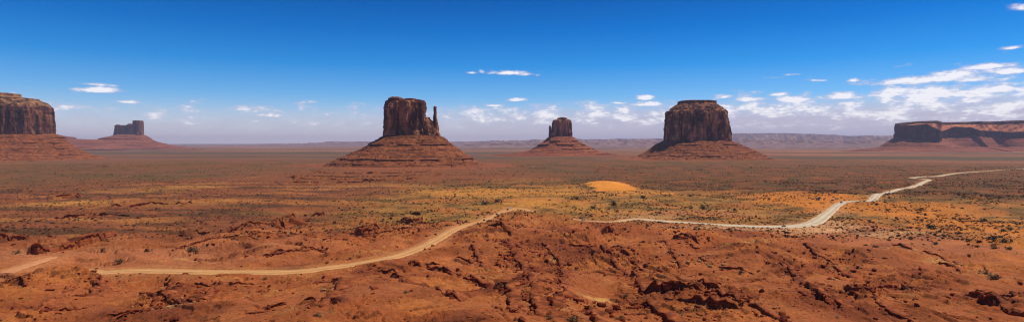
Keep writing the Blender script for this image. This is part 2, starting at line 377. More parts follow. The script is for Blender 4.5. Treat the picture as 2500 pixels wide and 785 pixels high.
# zones -----------------------------------------------------------
def ell(x, y, px, py, rx, ry, soft=.5, nz=0):
    """ellipse whose half axes are metres, centred on the ground seen at px, py"""
    cx, cy = unproj(px, py)
    q = np.sqrt(((x-cx)/rx)**2+((y-cy)/ry)**2)+nz
    return 1-ss(1-soft, 1+soft, q)
def zone_colour(x, y, z, slope):
    r = np.hypot(x, y)
    n1 = fbm(x, y, 70, 4, 71); nA = fbm(x*.45, y, 30, 3, 73); nB = fbm(x, y, 9, 3, 75); nC = fbm(x, y, 260, 3, 77); nD = fbm(x, y, 3.2, 2, 78)
    def C(c): return np.array(c, dtype=np.float64)[None, :]
    def mx(c, d, f): return c*(1-f[:, None])+(C(d) if np.ndim(d) == 1 else d)*f[:, None]
    rust = lin(164,84,46); drust = lin(128,62,36); orange = lin(188,106,58); sand = lin(214,142,76)
    c = np.repeat(C(rust), len(x), 0)
    c = mx(c, drust, ss(-.02, .4, n1)*.8)
    c = mx(c, orange, ss(.06, .4, -nA-.3*n1)*.7)
    c = mx(c, lin(208,136,84), ss(.26, .46, nB*.5-n1*.55+.3*nD)*.45)
    c = mx(c, lin(112,54,34), ss(.2, .4, nB*.6+nD*.4)*.4)
    right = ss(-60, 160, x)
    # ochre scrub land between the near slope and the buttes
    mid = ss(600, 760, r+60*n1-40*right)*(1-ss(1500, 1900, r+200*n1))
    och = mx(mx(np.repeat(C(lin(168,112,60)), len(x), 0), lin(118,82,46), ss(-.2, .35, nA)), lin(182,104,56), ss(.05, .4, -n1)*.8)
    # mid left: banded red-brown strata with tan streaks
    lf = 1-ss(-330, -60, x+.0*y+60*nC)
    bands = fbm(x*.22+y*.06, y*1.3, 60, 4, 79)
    lb = mx(mx(np.repeat(C(lin(140,76,50)), len(x), 0), lin(100,62,42), ss(-.05, .3, bands)), lin(178,110,62), ss(.22, .5, -bands)*.55)
    och = och*(1-lf[:, None])+lb*lf[:, None]
    c = c*(1-mid[:, None])+och*mid[:, None]
    # dull scrub plains further out
    dull = ss(1150, 1500, r+220*nC+120*n1-250*lf+0*x)
    dc = mx(mx(np.repeat(C(lin(120,76,48)), len(x), 0), lin(104,74,45), ss(-.1, .35, nC)), lin(148,82,50), ss(.1, .4, -nA)*.5)
    c = c*(1-dull[:, None])+dc*dull[:, None]
    rr = ss(40, 260, x-.05*y)*ss(980, 1150, r+100*n1)*(1-ss(2300, 2900, r))
    rc = mx(mx(np.repeat(C(lin(122,72,42)), len(x), 0), lin(98,69,39), ss(-.1, .3, nA)), lin(156,82,46), ss(.15, .45, -n1)*.6)
    c = c*(1-rr[:, None])+rc*rr[:, None]
    # far bands
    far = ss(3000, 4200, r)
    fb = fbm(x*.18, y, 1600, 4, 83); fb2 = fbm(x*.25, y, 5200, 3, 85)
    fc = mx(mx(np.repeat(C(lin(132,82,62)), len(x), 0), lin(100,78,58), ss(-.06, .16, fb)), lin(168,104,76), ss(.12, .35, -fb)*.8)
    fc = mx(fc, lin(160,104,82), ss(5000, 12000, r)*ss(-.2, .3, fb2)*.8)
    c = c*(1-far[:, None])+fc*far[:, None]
    # painted ground patches of their own colour
    def add(px, py, rx, ry, col, k=1, soft=.45):
        nonlocal c
        cx_, cy_ = unproj(px, py); R_ = 1.9
        m = np.nonzero((np.abs(x-cx_) < rx*R_) & (np.abs(y-cy_) < ry*R_))[0]
        if not len(m): return
        q = np.sqrt(((x[m]-cx_)/rx)**2+((y[m]-cy_)/ry)**2)+.5*nA[m]+.45*nB[m]+.3*nD[m]
        f = (1-ss(1-soft, 1+soft, q))*k
        c[m] = c[m]*(1-f[:, None])+lin(*col)[None, :]*f[:, None]
    
    for a in ((1560,470,60,50,.7), (1640,520,110,34,.55), (1310,500,60,60,.7), (1230,470,90,80,.6), (1120,470,80,70,.5), (1400,470,60,110,.4), (1250,440,110,120,.4), (1680,470,120,80,.3)):
        add(a[0], a[1], a[2], a[3], (212,134,66), a[4], .6)
    for a in ((1975,482,60,60,1), (1930,478,60,80,.8), (2020,500,50,50,.7), (2120,510,70,50,.8), (2230,520,70,60,.8), (2330,545,70,60,.75), (2440,565,60,50,.8), (2500,600,50,60,.7), (2480,640,40,40,.5)):
        add(a[0], a[1], a[2], a[3], (206,118,52), a[4], .5)
    cx_, cy_ = P(1487, 1200), 1200
    q = np.sqrt(((x-cx_)/43)**2+((y-cy_)/150)**2)+.3*nA+.16*nB
    c = mx(c, lin(230,138,56), (1-ss(.8, 1.15, q)))
    # smooth pinkish wash beside the road
    for a in ((80,640,110,60,.85), (250,620,120,40,.8), (420,640,100,22,.5), (0,660,80,40,.8), (640,600,120,26,.35), (1690,520,80,22,.7), (2020,560,90,22,.8), (2150,580,80,26,.8), (2270,600,70,30,.6),(2420,620,60,24,.5)):
        add(a[0], a[1], a[2], a[3], (180,106,76), a[4], .55)
    for a in ((1960,557,45,16,.8), (2012,548,34,22,.8), (1880,560,70,10,.7), (1760,556,80,8,.6), (2040,520,16,30,.6), (2100,572,60,14,.6), (1560,528,50,14,.5)):
        add(a[0], a[1], a[2], a[3], (212,150,116), a[4], .8)
    sm_ = smoothness(x, y)*(1-ss(560, 760, r))
    c = mx(c, lin(180,98,60), sm_*.6)
    # bleached pads and streaks
    for a in ((1462,700,9,4,.9), (1430,706,7,3,.6), (1355,632,6,4,.7), (1600,672,16,4,.6), (1715,668,18,5,.8), (1350,567,12,6,.6), (1200,558,14,5,.7), (1210,552,8,4,.6), (2230,572,26,6,.7), (2160,578,20,4,.6),
              (860,690,12,5,.7),(700,700,14,6,.5),(1460,610,10,4,.5),(2010,572,26,5,.6),(1820,600,30,5,.5),(2050,640,10,4,.7),(150,583,30,6,.9),(180,582,24,5,.8),(400,627,26,5,.8),(460,617,20,4,.5),(2290,640,16,6,.5), (1740,655,12,4,.5)):
        add(a[0], a[1], a[2]*.6, a[3]*.8, (214,156,98), a[4]*.8, .6)
    for a in ((620,432,20,120,.8), (560,446,60,50,.8), (450,458,70,40,.8), (340,467,70,40,.7), (200,494,60,30,.7), (60,500,80,30,.7), (930,452,90,50,.7), (780,462,60,30,.5), (400,498,80,22,.5), (560,490,70,20,.5), (300,540,60,14,.5), (700,520,50,16,.4), (1450,372,500,300,.4)):
        add(a[0], a[1], a[2], a[3], (204,134,72), a[4]*.65, .8)
    for a in ((880,428,330,330,.9),(1080,430,300,260,.8),(700,436,150,160,.7)):
        add(a[0], a[1], a[2], a[3], (136,76,48), a[4], .4)
    # red aprons of the buttes
    for px, Y, rr_ in ((1005, 2400, 470), (1700, 3450, 520), (1368, 4400, 620), (-150, 3500, 800)):
        q = np.hypot((x-P(px, Y)), y-Y)/rr_+.18*n1+.15*nC
        c = mx(c, lin(150,80,54), (1-ss(.7, 1.15, q))*.85)
    d, _ = road_lookup(x, y)
    c = mx(c, lin(198,128,84), (1-ss(0, 14, d+4*nB))*.45)
    c = mx(c, lin(88,44,28), ss(.55, 1.0, slope)*(1-ss(1500, 2500, r))*.65)  # steep ledge faces darkened in colour to deepen their shade
    c *= 1.07; c[:, 2] *= .74; c[:, 1] *= 1.05; c[:, 0] *= .98
    return c.astype(np.float32)

def build_ground():
    az = np.radians(np.concatenate([np.arange(-180, -50, 3.2), np.linspace(-48, 48, 1720), np.arange(51, 180, 3.2)]))
    rows = [0.5, 4, 9, 16, 25, 35, 45, 55, 66, 78, 90, 100, 110]
    r = 118.0
    while r < 34000:
        rows.append(r); r += r*.0026 if r < 440 else max(1.15, .82*r*r/(F*H))
    rows = np.array(rows)
    na, nr = len(az), len(rows)
    A, R = np.meshgrid(az, rows, indexing='xy')
    x = (np.sin(A)*R).ravel(); y = (np.cos(A)*R).ravel()
    z = terrain(x, y)
    # slope by finite differences on the grid
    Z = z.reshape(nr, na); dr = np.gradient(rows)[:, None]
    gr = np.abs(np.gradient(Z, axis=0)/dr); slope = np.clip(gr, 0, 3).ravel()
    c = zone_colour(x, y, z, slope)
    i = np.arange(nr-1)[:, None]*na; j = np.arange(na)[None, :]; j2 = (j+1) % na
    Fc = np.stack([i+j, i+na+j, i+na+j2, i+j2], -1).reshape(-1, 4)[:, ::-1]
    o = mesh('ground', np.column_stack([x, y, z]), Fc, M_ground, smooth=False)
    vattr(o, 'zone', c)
    tag(o, kind='structure')
    return o

def strip(name, path, zoff, mat, tint):
    p = path[:, :2]; t = np.gradient(p, axis=0); t /= np.linalg.norm(t, axis=1)[:, None]+1e-9
    nrm = np.column_stack([-t[:, 1], t[:, 0]])
    nw = 9; s = np.linspace(-.5, .5, nw); V = []; Cc = []
    for k, u in enumerate(s):
        wob = 0
        if k in (0, nw-1): wob = 1.3*n2(p[:, 0]/9, p[:, 1]/9, 90+k)+.6*n2(p[:, 0]/3, p[:, 1]/3, 96+k)
        q = p+nrm*((path[:, 2]*u)+wob)[:, None]
        zz = path[:, 3]+zoff+.12*(1-(2*u)**2)*0 - (.5 if k in (0, nw-1) else 0)+.05*n2(q[:, 0]/2, q[:, 1]/2, 93)
        V.append(np.column_stack([q, zz]))
        Cc.append(tint(path[:, 4], u, q))
    V = np.stack(V, 1); n = len(p); Cc = np.stack(Cc, 1)
    i = np.arange(n-1)[:, None]*nw; j = np.arange(nw-1)[None, :]
    Fc = np.stack([i+j, i+j+1, i+nw+j+1, i+nw+j], -1).reshape(-1, 4)
    o = mesh(name, V.reshape(-1, 3), Fc, mat, smooth=True); vattr(o, 'zone', Cc.reshape(-1, 3).astype(np.float32))
    return tag(o, kind='structure')
def road_mat():
    s = NT('dusty_road'); a = s.n('ShaderNodeAttribute', attribute_name='zone')
    f = s.ramp(s.noise(.25, 5, .6), [(.3, .86), (.7, 1.1)])
    s.col(s.mix(1, a.outputs['Color'], f, 'MULTIPLY')); s.bump(s.noise(1.2, 4), .12, .6); return s.m
M_road = road_mat()
def road_tint(px, u, q):
    k = ss(1400, 1700, px)[:, None]
    c = lin(222,160,96)[None, :]*(1-k)+lin(226,200,160)[None, :]*k
    rut = .84+.16*math.cos(abs(u)*2*math.pi*2)
    return c*rut*(1+.1*n2(q[:, 0]/14, q[:, 1]/14, 95))[:, None]

import time; T0=time.time()
print('terrain...')
GROUND = build_ground()
strip('dirt_road', ROAD, .1, M_road, road_tint)
strip('dirt_track', TRACK, .1, M_road, lambda px, u, q: np.repeat(lin(206,138,88)[None, :], len(q), 0)*(1+.15*n2(q[:, 0]/8, q[:, 1]/8, 5))[:, None])

# ------------------------------------------------------------------ buttes
def tab(rows, n, key=0):
    """rows: (z, xl, xr, front, back, power) top to bottom -> resampled by arc length down the profile"""
    R = np.array(rows, dtype=float)
    s = np.concatenate([[0], np.cumsum(np.hypot(np.diff(R[:, 0]), np.diff(R[:, 3]+(R[:, 2]-R[:, 1])*.25)))])
    t = np.unique(np.concatenate([np.linspace(0, s[-1], n), s]))
    return np.column_stack([np.interp(t, s, R[:, k]) for k in range(6)])
def butte_loft(rows, Yc, n=110, nt=420, disp=None, cap=True, zshift=None):
    """rows in metres; returns verts, faces. The loop runs round the body; disp(x,y,z) is an outward displacement."""
    T = tab(rows, n); th = np.linspace(0, 2*math.pi, nt, endpoint=False)
    c, s = np.cos(th), np.sin(th)
    L = []
    for z, xl, xr, df, db, pw in T:
        e = 2/pw; mid = (xl+xr)/2; hw = (xr-xl)/2
        cc = np.sign(c)*np.abs(c)**e; sn = np.sign(s)*np.abs(s)**e
        X = mid+hw*cc; Yy = Yc+np.where(s < 0, df, db)*sn
        L.append(np.column_stack([X, Yy, np.full(nt, z)]))
    L = np.array(L)
    d1 = np.roll(L, -1, 1)-np.roll(L, 1, 1)
    nx, ny = d1[..., 1], -d1[..., 0]; m = np.hypot(nx, ny)+1e-6; nx /= m; ny /= m
    if disp is not None:
        d = disp(L[..., 0], L[..., 1], L[..., 2])
        L[..., 0] += nx*d; L[..., 1] += ny*d
    if zshift is not None: L[..., 2] += zshift(L[..., 0], L[..., 1], L[..., 2])
    k = len(L); i = np.arange(k-1)[:, None]*nt; j = np.arange(nt)[None, :]; j2 = (j+1) % nt
    Fc = np.stack([i+j, i+nt+j, i+nt+j2, i+j2], -1).reshape(-1, 4)
    V = L.reshape(-1, 3)
    if cap:
        top = L[0]; cen = top.mean(0); rings = []
        for q in (.85, .65, .45, .25, .08):
            rg = cen+(top-cen)*q; rg[:, 2] = top[:, 2]*q+cen[2]*(1-q)+1.5*n2(rg[:, 0]/14, rg[:, 1]/14, 3); rings.append(rg)
        V = np.vstack([V]+rings)
        base = [np.arange(nt)]+[k*nt+q*nt+np.arange(nt) for q in range(5)]
        fs = []
        for a, b in zip(base[:-1], base[1:]):
            fs.append(np.stack([a, np.roll(a, -1), np.roll(b, -1), b], -1))
        Fc = np.vstack([Fc]+fs)
    return V, Fc
def join(parts):
    V = []; Fc = []; o = 0
    for v, f in parts: V.append(v); Fc.append(f+o); o += len(v)
    return np.vstack(V), np.vstack(Fc)
def cliff_disp(S=1.0, amp=1.0, seed=0, strata=1.0):
    def f(x, y, z):
        x = x/S; y = y/S; z = z/S
        a = n3(x/38, y/38, z/260, seed); b = n3(x/15, y/15, z/110, seed+1); c = n3(x/6, y/6, z/22, seed+2)
        qa = np.round(a*5)/5*.6+a*.4; qb = np.round(b*4)/4*.7+b*.3
        crack = -np.exp(-(n3(x/26, y/26, z/320, seed+3)/.045)**2)*6.5-np.exp(-(n3(x/11, y/11, z/160, seed+4)/.06)**2)*2.6
        led = 1.6*np.round(n3(x/400, y/400, z/7, seed+5)*3)/3
        slab = 4.5*np.clip((n3(x/22, y/22, z/55, seed+6)-.08)*9, 0, 1)+2.4*np.clip((n3(x/10, y/10, z/26, seed+7)-.1)*9, 0, 1)
        return S*amp*(17*qa+10*qb+2.4*c+crack+led*strata+slab-1.5)
    return f
def talus_disp(S=1.0, amp=1.0, seed=0, ledges=(), Yc=2400):
    k = Yc/F
    def f(x, y, z):
        d = base(x, y, z)
        for i, (py, a, th, lo) in enumerate(ledges):      # py row, reach in m, thickness in m, how broken
            zl = H+(HY-py)*k+3*S*n3(x/(90*S), y/(90*S), x*0, seed+60+i)
            on = ss(lo, lo+.18, n3(x/(70*S), y/(70*S), x*0+i, seed+40+i))
            q = (z-zl)/th
            d = d+a*on*np.where(q > 0, np.exp(-np.maximum(q, 0)*.9), 0)*ss(-.02, .1, q)
        return d
    def base(x, y, z):
        x = x/S; y = y/S; z = z/S
        return S*amp*(9*n3(x/60, y/60, z/300, seed)+6*(.5-np.abs(n3(x/30, y/30, z/260, seed+9)))+3.2*n3(x/22, y/22, z/60, seed+1)+1.6*n3(x/8, y/8, z/8, seed+2)+1.0*n3(x/4, y/4, z/4, seed+3))
    return f
def Rw(Yc, rows):
    """(py, pxl, pxr, front m, back m, power) at depth Yc -> metres"""
    k = Yc/F
    return [(H+(HY-py)*k, (a-CX)*k, (b-CX)*k, df, db, pw) for py, a, b, df, db, pw in rows]

# ---- the mitten-shaped butte in the left centre
Y1 = 2400
b1 = empty('sandstone_butte', (P(1005, Y1), Y1, 0))
tag(b1, 'large mitten shaped sandstone butte with a thin thumb spire on its right side', 'butte')
def bpart(name, vf, mat, parent, label=None):
    V, Fc = vf; V = V-np.array(parent.location)[None, :]
    o = mesh(name, V, Fc, mat, parent)
    if label: o['label'] = label
    return o
cd = cliff_disp(.62, .8, 100)
main = butte_loft(Rw(Y1, [(243,951,1024,25,30,3),(245,946,1032,36,44,3.4),(251,943.5,1035,42,55,3.6),(262,941,1036,47,60,3.8),(290,939.5,1037,52,64,3.8),(318,939,1041,56,66,3.8),(322,938,1044,60,70,3.6),(336,937.5,1046,62,72,3.6),(345,937.5,1046,62,72,3.6)]),
                  Y1, 130, 520, cd, True)
knob = butte_loft(Rw(Y1, [(236.3,958,972,10,12,3),(238,953,980,20,24,3),(241,950,985,28,34,3),(248,949,990,28,36,3)]), Y1-8, 20, 160, cliff_disp(.5, .3, 140))
knob2 = butte_loft(Rw(Y1, [(240.3,992,1012,18,22,3),(242,986,1019,26,30,3),(247,982,1026,30,36,3)]), Y1, 16, 160, cliff_disp(.5, .3, 150))
bpart('cliff', join([main, knob, knob2]), M_cliff, b1)
sh = butte_loft(Rw(Y1, [(286,1041,1048,10,14,2.6),(291,1036,1051,16,22,2.6),(298,1030,1057,24,34,2.8),(312,1028,1062,34,44,3),(334,1026,1070,44,56,3),(345,1026,1072,46,58,3)]), Y1-6, 60, 300, cliff_disp(.4, .7, 160))
bpart('shoulder', sh, M_cliff, b1, 'low broken shoulder of rock beside the spire')
sp = butte_loft(Rw(Y1, [(259.5,1060,1064.5,5,6,3),(262,1058.8,1065.8,7,8,3),(275,1059,1066.2,8,9,3),(292,1058,1067.5,10,12,3),(300,1057.5,1069.5,13,16,3),(322,1057,1071.5,18,22,3),(326,1056,1074,24,28,3),(340,1055,1075.5,28,34,3)]), Y1-4, 80, 140, cliff_disp(.28, .55, 170))
bpart('spire', sp, M_cliff, b1, 'thin upright thumb spire')
def led(z0=0, amp=3, lam=45, seed=0):
    def f(x, y, z): return amp*n3(x/lam, y/lam, z/400, seed)+.35*amp*n3(x/(lam*.25), y/(lam*.25), z/60, seed+5)
    return f
ta = butte_loft(Rw(Y1, [(330,945,1062,60,70,2.8),(335,934,1080,80,90,2.6),(342,922,1088,98,110,2.4),(352,907,1096,120,132,2.3),(355,903,1103,128,145,2.2),
                        (365,882,1122,160,180,2.1),(385,838,1150,218,232,2.1),(396,812,1164,252,275,2.1),(404,802,1172,268,286,2.1),
                        (407,795,1178,280,300,2.1),(412,765,1192,320,340,2.1),(419,710,1215,370,390,2.1),(426,660,1250,420,440,2.1)]),
                Y1, 300, 760, talus_disp(.9, 1.1, 200, ((342,5,4,.05),(352,10,7,-.3),(364,5,4,.1),(386,11,6,-.2),(397,4,4,.1),(404,13,8,-.2),(410,5,3,-.1)), Y1), False, led(0, 1.5, 60, 210))
bpart('talus_slope', ta, M_talus, b1)

# ---- the second, broad butte right of centre
Y2 = 3450
b2 = empty('sandstone_butte', (P(1700, Y2), Y2, 0))
tag(b2, 'broad drum shaped sandstone butte with stepped layered cap and fluted walls', 'butte')
main = butte_loft(Rw(Y2, [(266,1645,1757,100,110,3),(268,1639,1762,112,122,3),(271,1634,1766,122,134,3),(276,1632,1768,128,140,3.2),(300,1628,1771,134,146,3.2),(332,1626,1773,138,150,3.2),(342,1625,1774,140,152,3.2),(356,1625,1774,140,152,3.2)]),
                  Y2, 120, 640, cliff_disp(1.05, .75, 300))
lc = butte_loft(Rw(Y2, [(272,1626,1637,28,32,3),(274,1625,1640,34,38,3),(300,1624.5,1643,40,44,3),(356,1623.5,1646,44,50,3)]), Y2-20, 70, 200, cliff_disp(.5, .5, 320))
bpart('cliff', join([main, lc]), M_cliff, b2)
capm = butte_loft(Rw(Y2, [(245.5,1668,1736,62,70,3),(247,1659,1744,72,82,3),(252,1659,1744,73,83,3),(254,1658,1746,78,86,3),(258,1651,1752,88,98,3),(262,1644,1758,98,108,3),(267,1640,1762,106,114,3),(272,1637,1764,104,112,3)]),
                  Y2, 60, 420, cliff_disp(.8, .55, 340, 1))
bpart('cap', capm, cliff_mat('cap_rock', lin(140,88,64), lin(96,58,44), lin(170,112,80)), b2, 'stepped pale brown cap layers')
ta = butte_loft(Rw(Y2, [(340,1634,1766,120,130,2.6),(344,1622,1778,150,160,2.5),(353,1605,1801,190,200,2.3),(366,1588,1832,240,250,2.2),(379,1566,1854,290,300,2.1),(384,1552,1864,330,340,2.1),(390,1520,1888,390,400,2.1),(394,1470,1930,460,470,2.1)]),
                Y2, 240, 700, talus_disp(1.1, 1.2, 360, ((353,11,8,-.05),(361,7,5,.15),(370,6,5,.15),(379,13,7,-.1),(387,7,5,.15)), Y2), False, led(0, 2, 80, 365))
bpart('talus_slope', ta, M_talus, b2)

# ---- the smaller mitten in the middle distance
Y3 = 4400
b3 = empty('sandstone_butte', (P(1368, Y3), Y3, 0))
tag(b3, 'smaller distant mitten shaped butte with a short thumb spire on its left side', 'butte')
main = butte_loft(Rw(Y3, [(292,1355,1390,44,54,3),(294,1351,1393,50,60,3.2),(300,1349,1394.5,56,66,3.3),(320,1347.5,1396,62,70,3.3),(337,1347,1397,64,72,3.3),(345,1347,1397,64,72,3.3)]), Y3, 90, 420, cliff_disp(.75, .72, 400))
cp = butte_loft(Rw(Y3, [(286.5,1367,1382,26,30,3),(288,1361,1384,36,40,3),(291,1361,1385,38,42,3),(292.5,1358,1388,42,46,3),(297,1357,1390,44,48,3)]), Y3, 24, 180, cliff_disp(.5, .45, 420, 2))
bpart('cliff', join([main, cp]), M_cliff, b3)
sp = butte_loft(Rw(Y3, [(307,1341,1343.5,8,9,3),(311,1340.3,1344.2,10,12,3),(322,1340,1346,14,18,3),(324,1340,1350,20,24,3),(344,1339,1354,26,30,3)]), Y3-8, 50, 120, cliff_disp(.35, .5, 430))
bpart('spire', sp, M_cliff, b3, 'short thumb spire')
ta = butte_loft(Rw(Y3, [(332,1350,1392,56,62,2.6),(336,1337,1402,90,96,2.5),(345,1328,1412,120,130,2.3),(353,1317,1427,150,162,2.2),(363,1303,1445,192,202,2.1),(370,1282,1462,240,260,2.1),(376,1235,1500,330,350,2.1),(381,1180,1540,430,450,2.1)]),
                Y3, 160, 560, talus_disp(1.2, 1.1, 440, ((344,12,9,-.1),(353,16,9,-.2),(363,16,9,-.2),(371,8,6,0)), Y3), False, led(0, 2, 80, 445))
bpart('talus_slope', ta, talus_mat('talus_rock_mid', lin(112,56,38), lin(146,80,54), lin(170,102,72), .8), b3)

# ---- the big mesa cut by the left edge
Y4 = 3500
b4 = empty('sandstone_mesa', (P(-150, Y4), Y4, 0))
tag(b4, 'massive flat topped mesa with sheer dark cliff and layered tan rim', 'mesa')
main = butte_loft(Rw(Y4, [(258,-420,112,240,40,5),(261,-428,122,252,44,5),(266,-430,127,258,48,5),(300,-432,130,264,50,5),(326,-433,131.5,266,52,5),(345,-433,132,268,54,5)]), Y4, 100, 900, cliff_disp(1.15, .62, 500))
bpart('cliff', main, cliff_mat('dark_cliff_rock', lin(112,70,56), lin(66,40,34), lin(158,102,76)), b4)
capm = butte_loft(Rw(Y4, [(229,-380,44,150,28,5),(231,-385,48,160,30,5),(236,-386,48,162,30,5),(238,-390,55,175,32,5),(242,-398,92,205,37,5),(245,-400,94,208,38,5),(248,-404,100,215,39,5),(252,-410,112,228,41,5),(254,-412,114,230,41,5),(258,-416,118,240,43,5),(264,-420,122,246,43,5)]),
                  Y4, 80, 800, cliff_disp(.8, .4, 520, 2.5))
bpart('rim', capm, cliff_mat('rim_rock', lin(150,104,74), lin(100,66,48), lin(176,130,92)), b4, 'tan layered rim steps')
ta = butte_loft(Rw(Y4, [(325,-425,122,250,44,4),(330,-440,134,285,60,4),(345,-460,156,330,80,3.6),(360,-480,182,400,100,3.2),(375,-500,212,470,130,3),(385,-530,240,540,160,2.8),(393,-600,290,680,200,2.6)]),
                Y4, 140, 1000, talus_disp(1.3, 1.5, 540, ((336,9,6,.0),(349,12,8,.0),(362,10,8,.1),(376,9,6,.1)), Y4), False, led(0, 3, 80, 545))
bpart('talus_slope', ta, M_talus, b4)

# ---- distant butte with a tower, left
Y5 = 9000
b5 = empty('sandstone_butte', (P(315, Y5), Y5, 0))
tag(b5, 'distant castle like butte with a square tower at its right end', 'butte')
main = butte_loft(Rw(Y5, [(305.5,285,330,70,80,4),(307,284,334,80,90,4),(330,283,336,90,100,4),(336,283,336,90,100,4)]), Y5, 60, 360, cliff_disp(1.3, .5, 600))
tw = butte_loft(Rw(Y5, [(294,331,345,60,66,3.4),(296,329.5,346.5,66,72,3.6),(305,329,347,70,76,3.6),(336,327,347,74,84,3.6)]), Y5-10, 60, 240, cliff_disp(1.0, .45, 610))
cr = butte_loft(Rw(Y5, [(301.5,317,320,30,30,3),(304,312,322,40,40,3),(308,308,326,50,50,3)]), Y5, 10, 80, cliff_disp(.8, .3, 615))
cr2 = butte_loft(Rw(Y5, [(303.8,286,291,30,30,3),(307,285,296,40,40,3)]), Y5, 10, 80, cliff_disp(.8, .3, 616))
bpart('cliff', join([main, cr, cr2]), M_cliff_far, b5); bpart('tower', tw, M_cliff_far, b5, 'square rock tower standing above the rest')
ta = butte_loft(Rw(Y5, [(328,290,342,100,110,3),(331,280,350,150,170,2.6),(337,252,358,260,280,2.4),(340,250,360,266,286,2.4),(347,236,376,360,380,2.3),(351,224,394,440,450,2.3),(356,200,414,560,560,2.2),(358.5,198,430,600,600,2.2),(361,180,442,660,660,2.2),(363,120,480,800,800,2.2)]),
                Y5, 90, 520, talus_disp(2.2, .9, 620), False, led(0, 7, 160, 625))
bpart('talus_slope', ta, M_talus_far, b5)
Y5b = 8400
b6 = empty('sandstone_mesa', (P(150, Y5b), Y5b, 0))
tag(b6, 'low dark shelf of a distant mesa showing beside the foot of the big left cliff', 'mesa')
v = butte_loft(Rw(Y5b, [(329.5,60,135,100,120,4),(333,40,162,130,140,4),(334.5,30,176,150,160,3.4),(339,30,178,160,170,3.4),(341,20,236,260,280,3),(349,0,262,380,400,2.6),(357,-40,300,560,600,2.4),(364,-100,330,700,720,2.4)]), Y5b, 90, 520, talus_disp(2.2, .55, 640), True, led(0, 5, 160, 645))
bpart('layered_slope', v, M_talus_far, b6)

# ---- long mesa on the right, running out of the frame: plan polyline with alcoves
Y7 = 7000; K7 = Y7/F
b7 = empty('sandstone_mesa', (P(2350, Y7), Y7, 0))
tag(b7, 'long flat topped mesa with shaded alcoves under an orange sunlit band', 'mesa')
def mesa_strip(front, back, levels, seed, S, amp, disp):
    """front: plan polyline (x,y) at the cliff; levels (z or callable, outward offset) top to bottom"""
    fr = np.array(front, dtype=float)
    s = np.concatenate([[0], np.cumsum(np.hypot(*np.diff(fr, axis=0).T))]); n = 1100
    t = np.linspace(0, s[-1], n)
    x = np.interp(t, s, fr[:, 0]); y = np.interp(t, s, fr[:, 1])
    k = np.hanning(31); k /= k.sum()
    x = np.convolve(np.pad(x, 15, mode='edge'), k, 'valid'); y = np.convolve(np.pad(y, 15, mode='edge'), k, 'valid')
    gx, gy = np.gradient(x), np.gradient(y); m = np.hypot(gx, gy); nx, ny = gy/m, -gx/m
    kw = np.hanning(161); kw /= kw.sum()
    sx_ = np.convolve(np.pad(nx, 80, mode='edge'), kw, 'valid'); sy_ = np.convolve(np.pad(ny, 80, mode='edge'), kw, 'valid'); mw_ = np.hypot(sx_, sy_)+1e-6
    sx_ /= mw_; sy_ /= mw_
    wx_, wy_ = -x/np.hypot(x, y), -y/np.hypot(x, y)
    L = []
    for z, off in levels:
        zz = z(x, y) if callable(z) else np.full(n, float(z)); oo = off(x, y) if callable(off) else off
        bl = np.clip((np.abs(oo)-20)/80, 0, 1)
        ux = np.where(np.asarray(oo)*np.ones(n) < 0, nx*(1-bl)+wx_*bl, nx*(1-bl)+sx_*bl); uy = np.where(np.asarray(oo)*np.ones(n) < 0, ny*(1-bl)+wy_*bl, ny*(1-bl)+sy_*bl)
        L.append(np.column_stack([x+ux*oo, y+uy*oo, zz]))
    L = np.array(L)
    # refine
    out = []
    for a, b in zip(L[:-1], L[1:]):
        q = max(1, int(np.abs(a-b).max(1).mean()/(S*9)))
        for i in range(q): out.append(a+(b-a)*i/q)
    out.append(L[-1]); L = np.array(out)
    d = disp(L[..., 0], L[..., 1], L[..., 2]); L[..., 0] += nx*d; L[..., 1] += ny*d
    i = np.arange(len(L)-1)[:, None]*n; j = np.arange(n-1)[None, :]
    return L.reshape(-1, 3), np.stack([i+j, i+n+j, i+n+j+1, i+j+1], -1).reshape(-1, 4)
def X7(px, dy=0): return ((px-CX)/F*(Y7+dy), Y7+dy)
rim = [X7(2330, 2600), X7(2262, 1500), X7(2206, 700), X7(2186, 150), X7(2186, -60), X7(2205, -120), X7(2240, -160), X7(2275, -230), X7(2288, -260), X7(2293, -120), X7(2300, 260), X7(2320, 360), X7(2350, 330), X7(2380, 300), X7(2392, 200), X7(2400, 320),
       X7(2425, 380), X7(2450, 250), X7(2475, 160), X7(2510, 120), X7(2545, 330), X7(2600, 420), X7(2650, 300), X7(2800, 300), X7(3000, 500)]
def zt(py0, py1):
    def f(x, y):
        px = CX+x/y*F; return H+(HY-np.interp(px, [2180, 2240, 2500, 2800], [py0+5, py0, py1, py1-3]))*K7
    return f
def zcl(py_a):
    def f(x, y):
        px = CX+x/y*F; return H+(HY-np.interp(px, [2180,2200,2230,2262,2290,2300,2330,2370,2392,2420,2460,2500,2600], np.array(py_a)))*K7*(y/Y7)
    return f
ctop = zcl([307,304,306,302,315,320,310,311,318,319,322,321,321]); cbot = zcl([336,338,341,343,349,338,334,331,334,336,338,338,338])
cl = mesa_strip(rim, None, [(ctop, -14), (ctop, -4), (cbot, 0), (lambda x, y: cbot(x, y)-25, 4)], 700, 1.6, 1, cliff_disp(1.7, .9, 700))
bpart('cliff', cl, cliff_mat('shaded_cliff_rock', lin(80,50,46), lin(58,34,36), lin(108,68,56), .6), b7)  # shade of the alcove walls is put into this darker colour
zr_ = zt(296, 291)
rm_ = mesa_strip(rim, None, [(lambda x, y: zr_(x, y)+1, -900), (lambda x, y: zr_(x, y), -165), (lambda x, y: zr_(x, y)-14, -160), (lambda x, y: zr_(x, y)-17, -150), (lambda x, y: zr_(x, y)-29, -145), (lambda x, y: zr_(x, y)-32, -170)], 720, 1.2, 1, cliff_disp(1.5, .3, 720, 2))
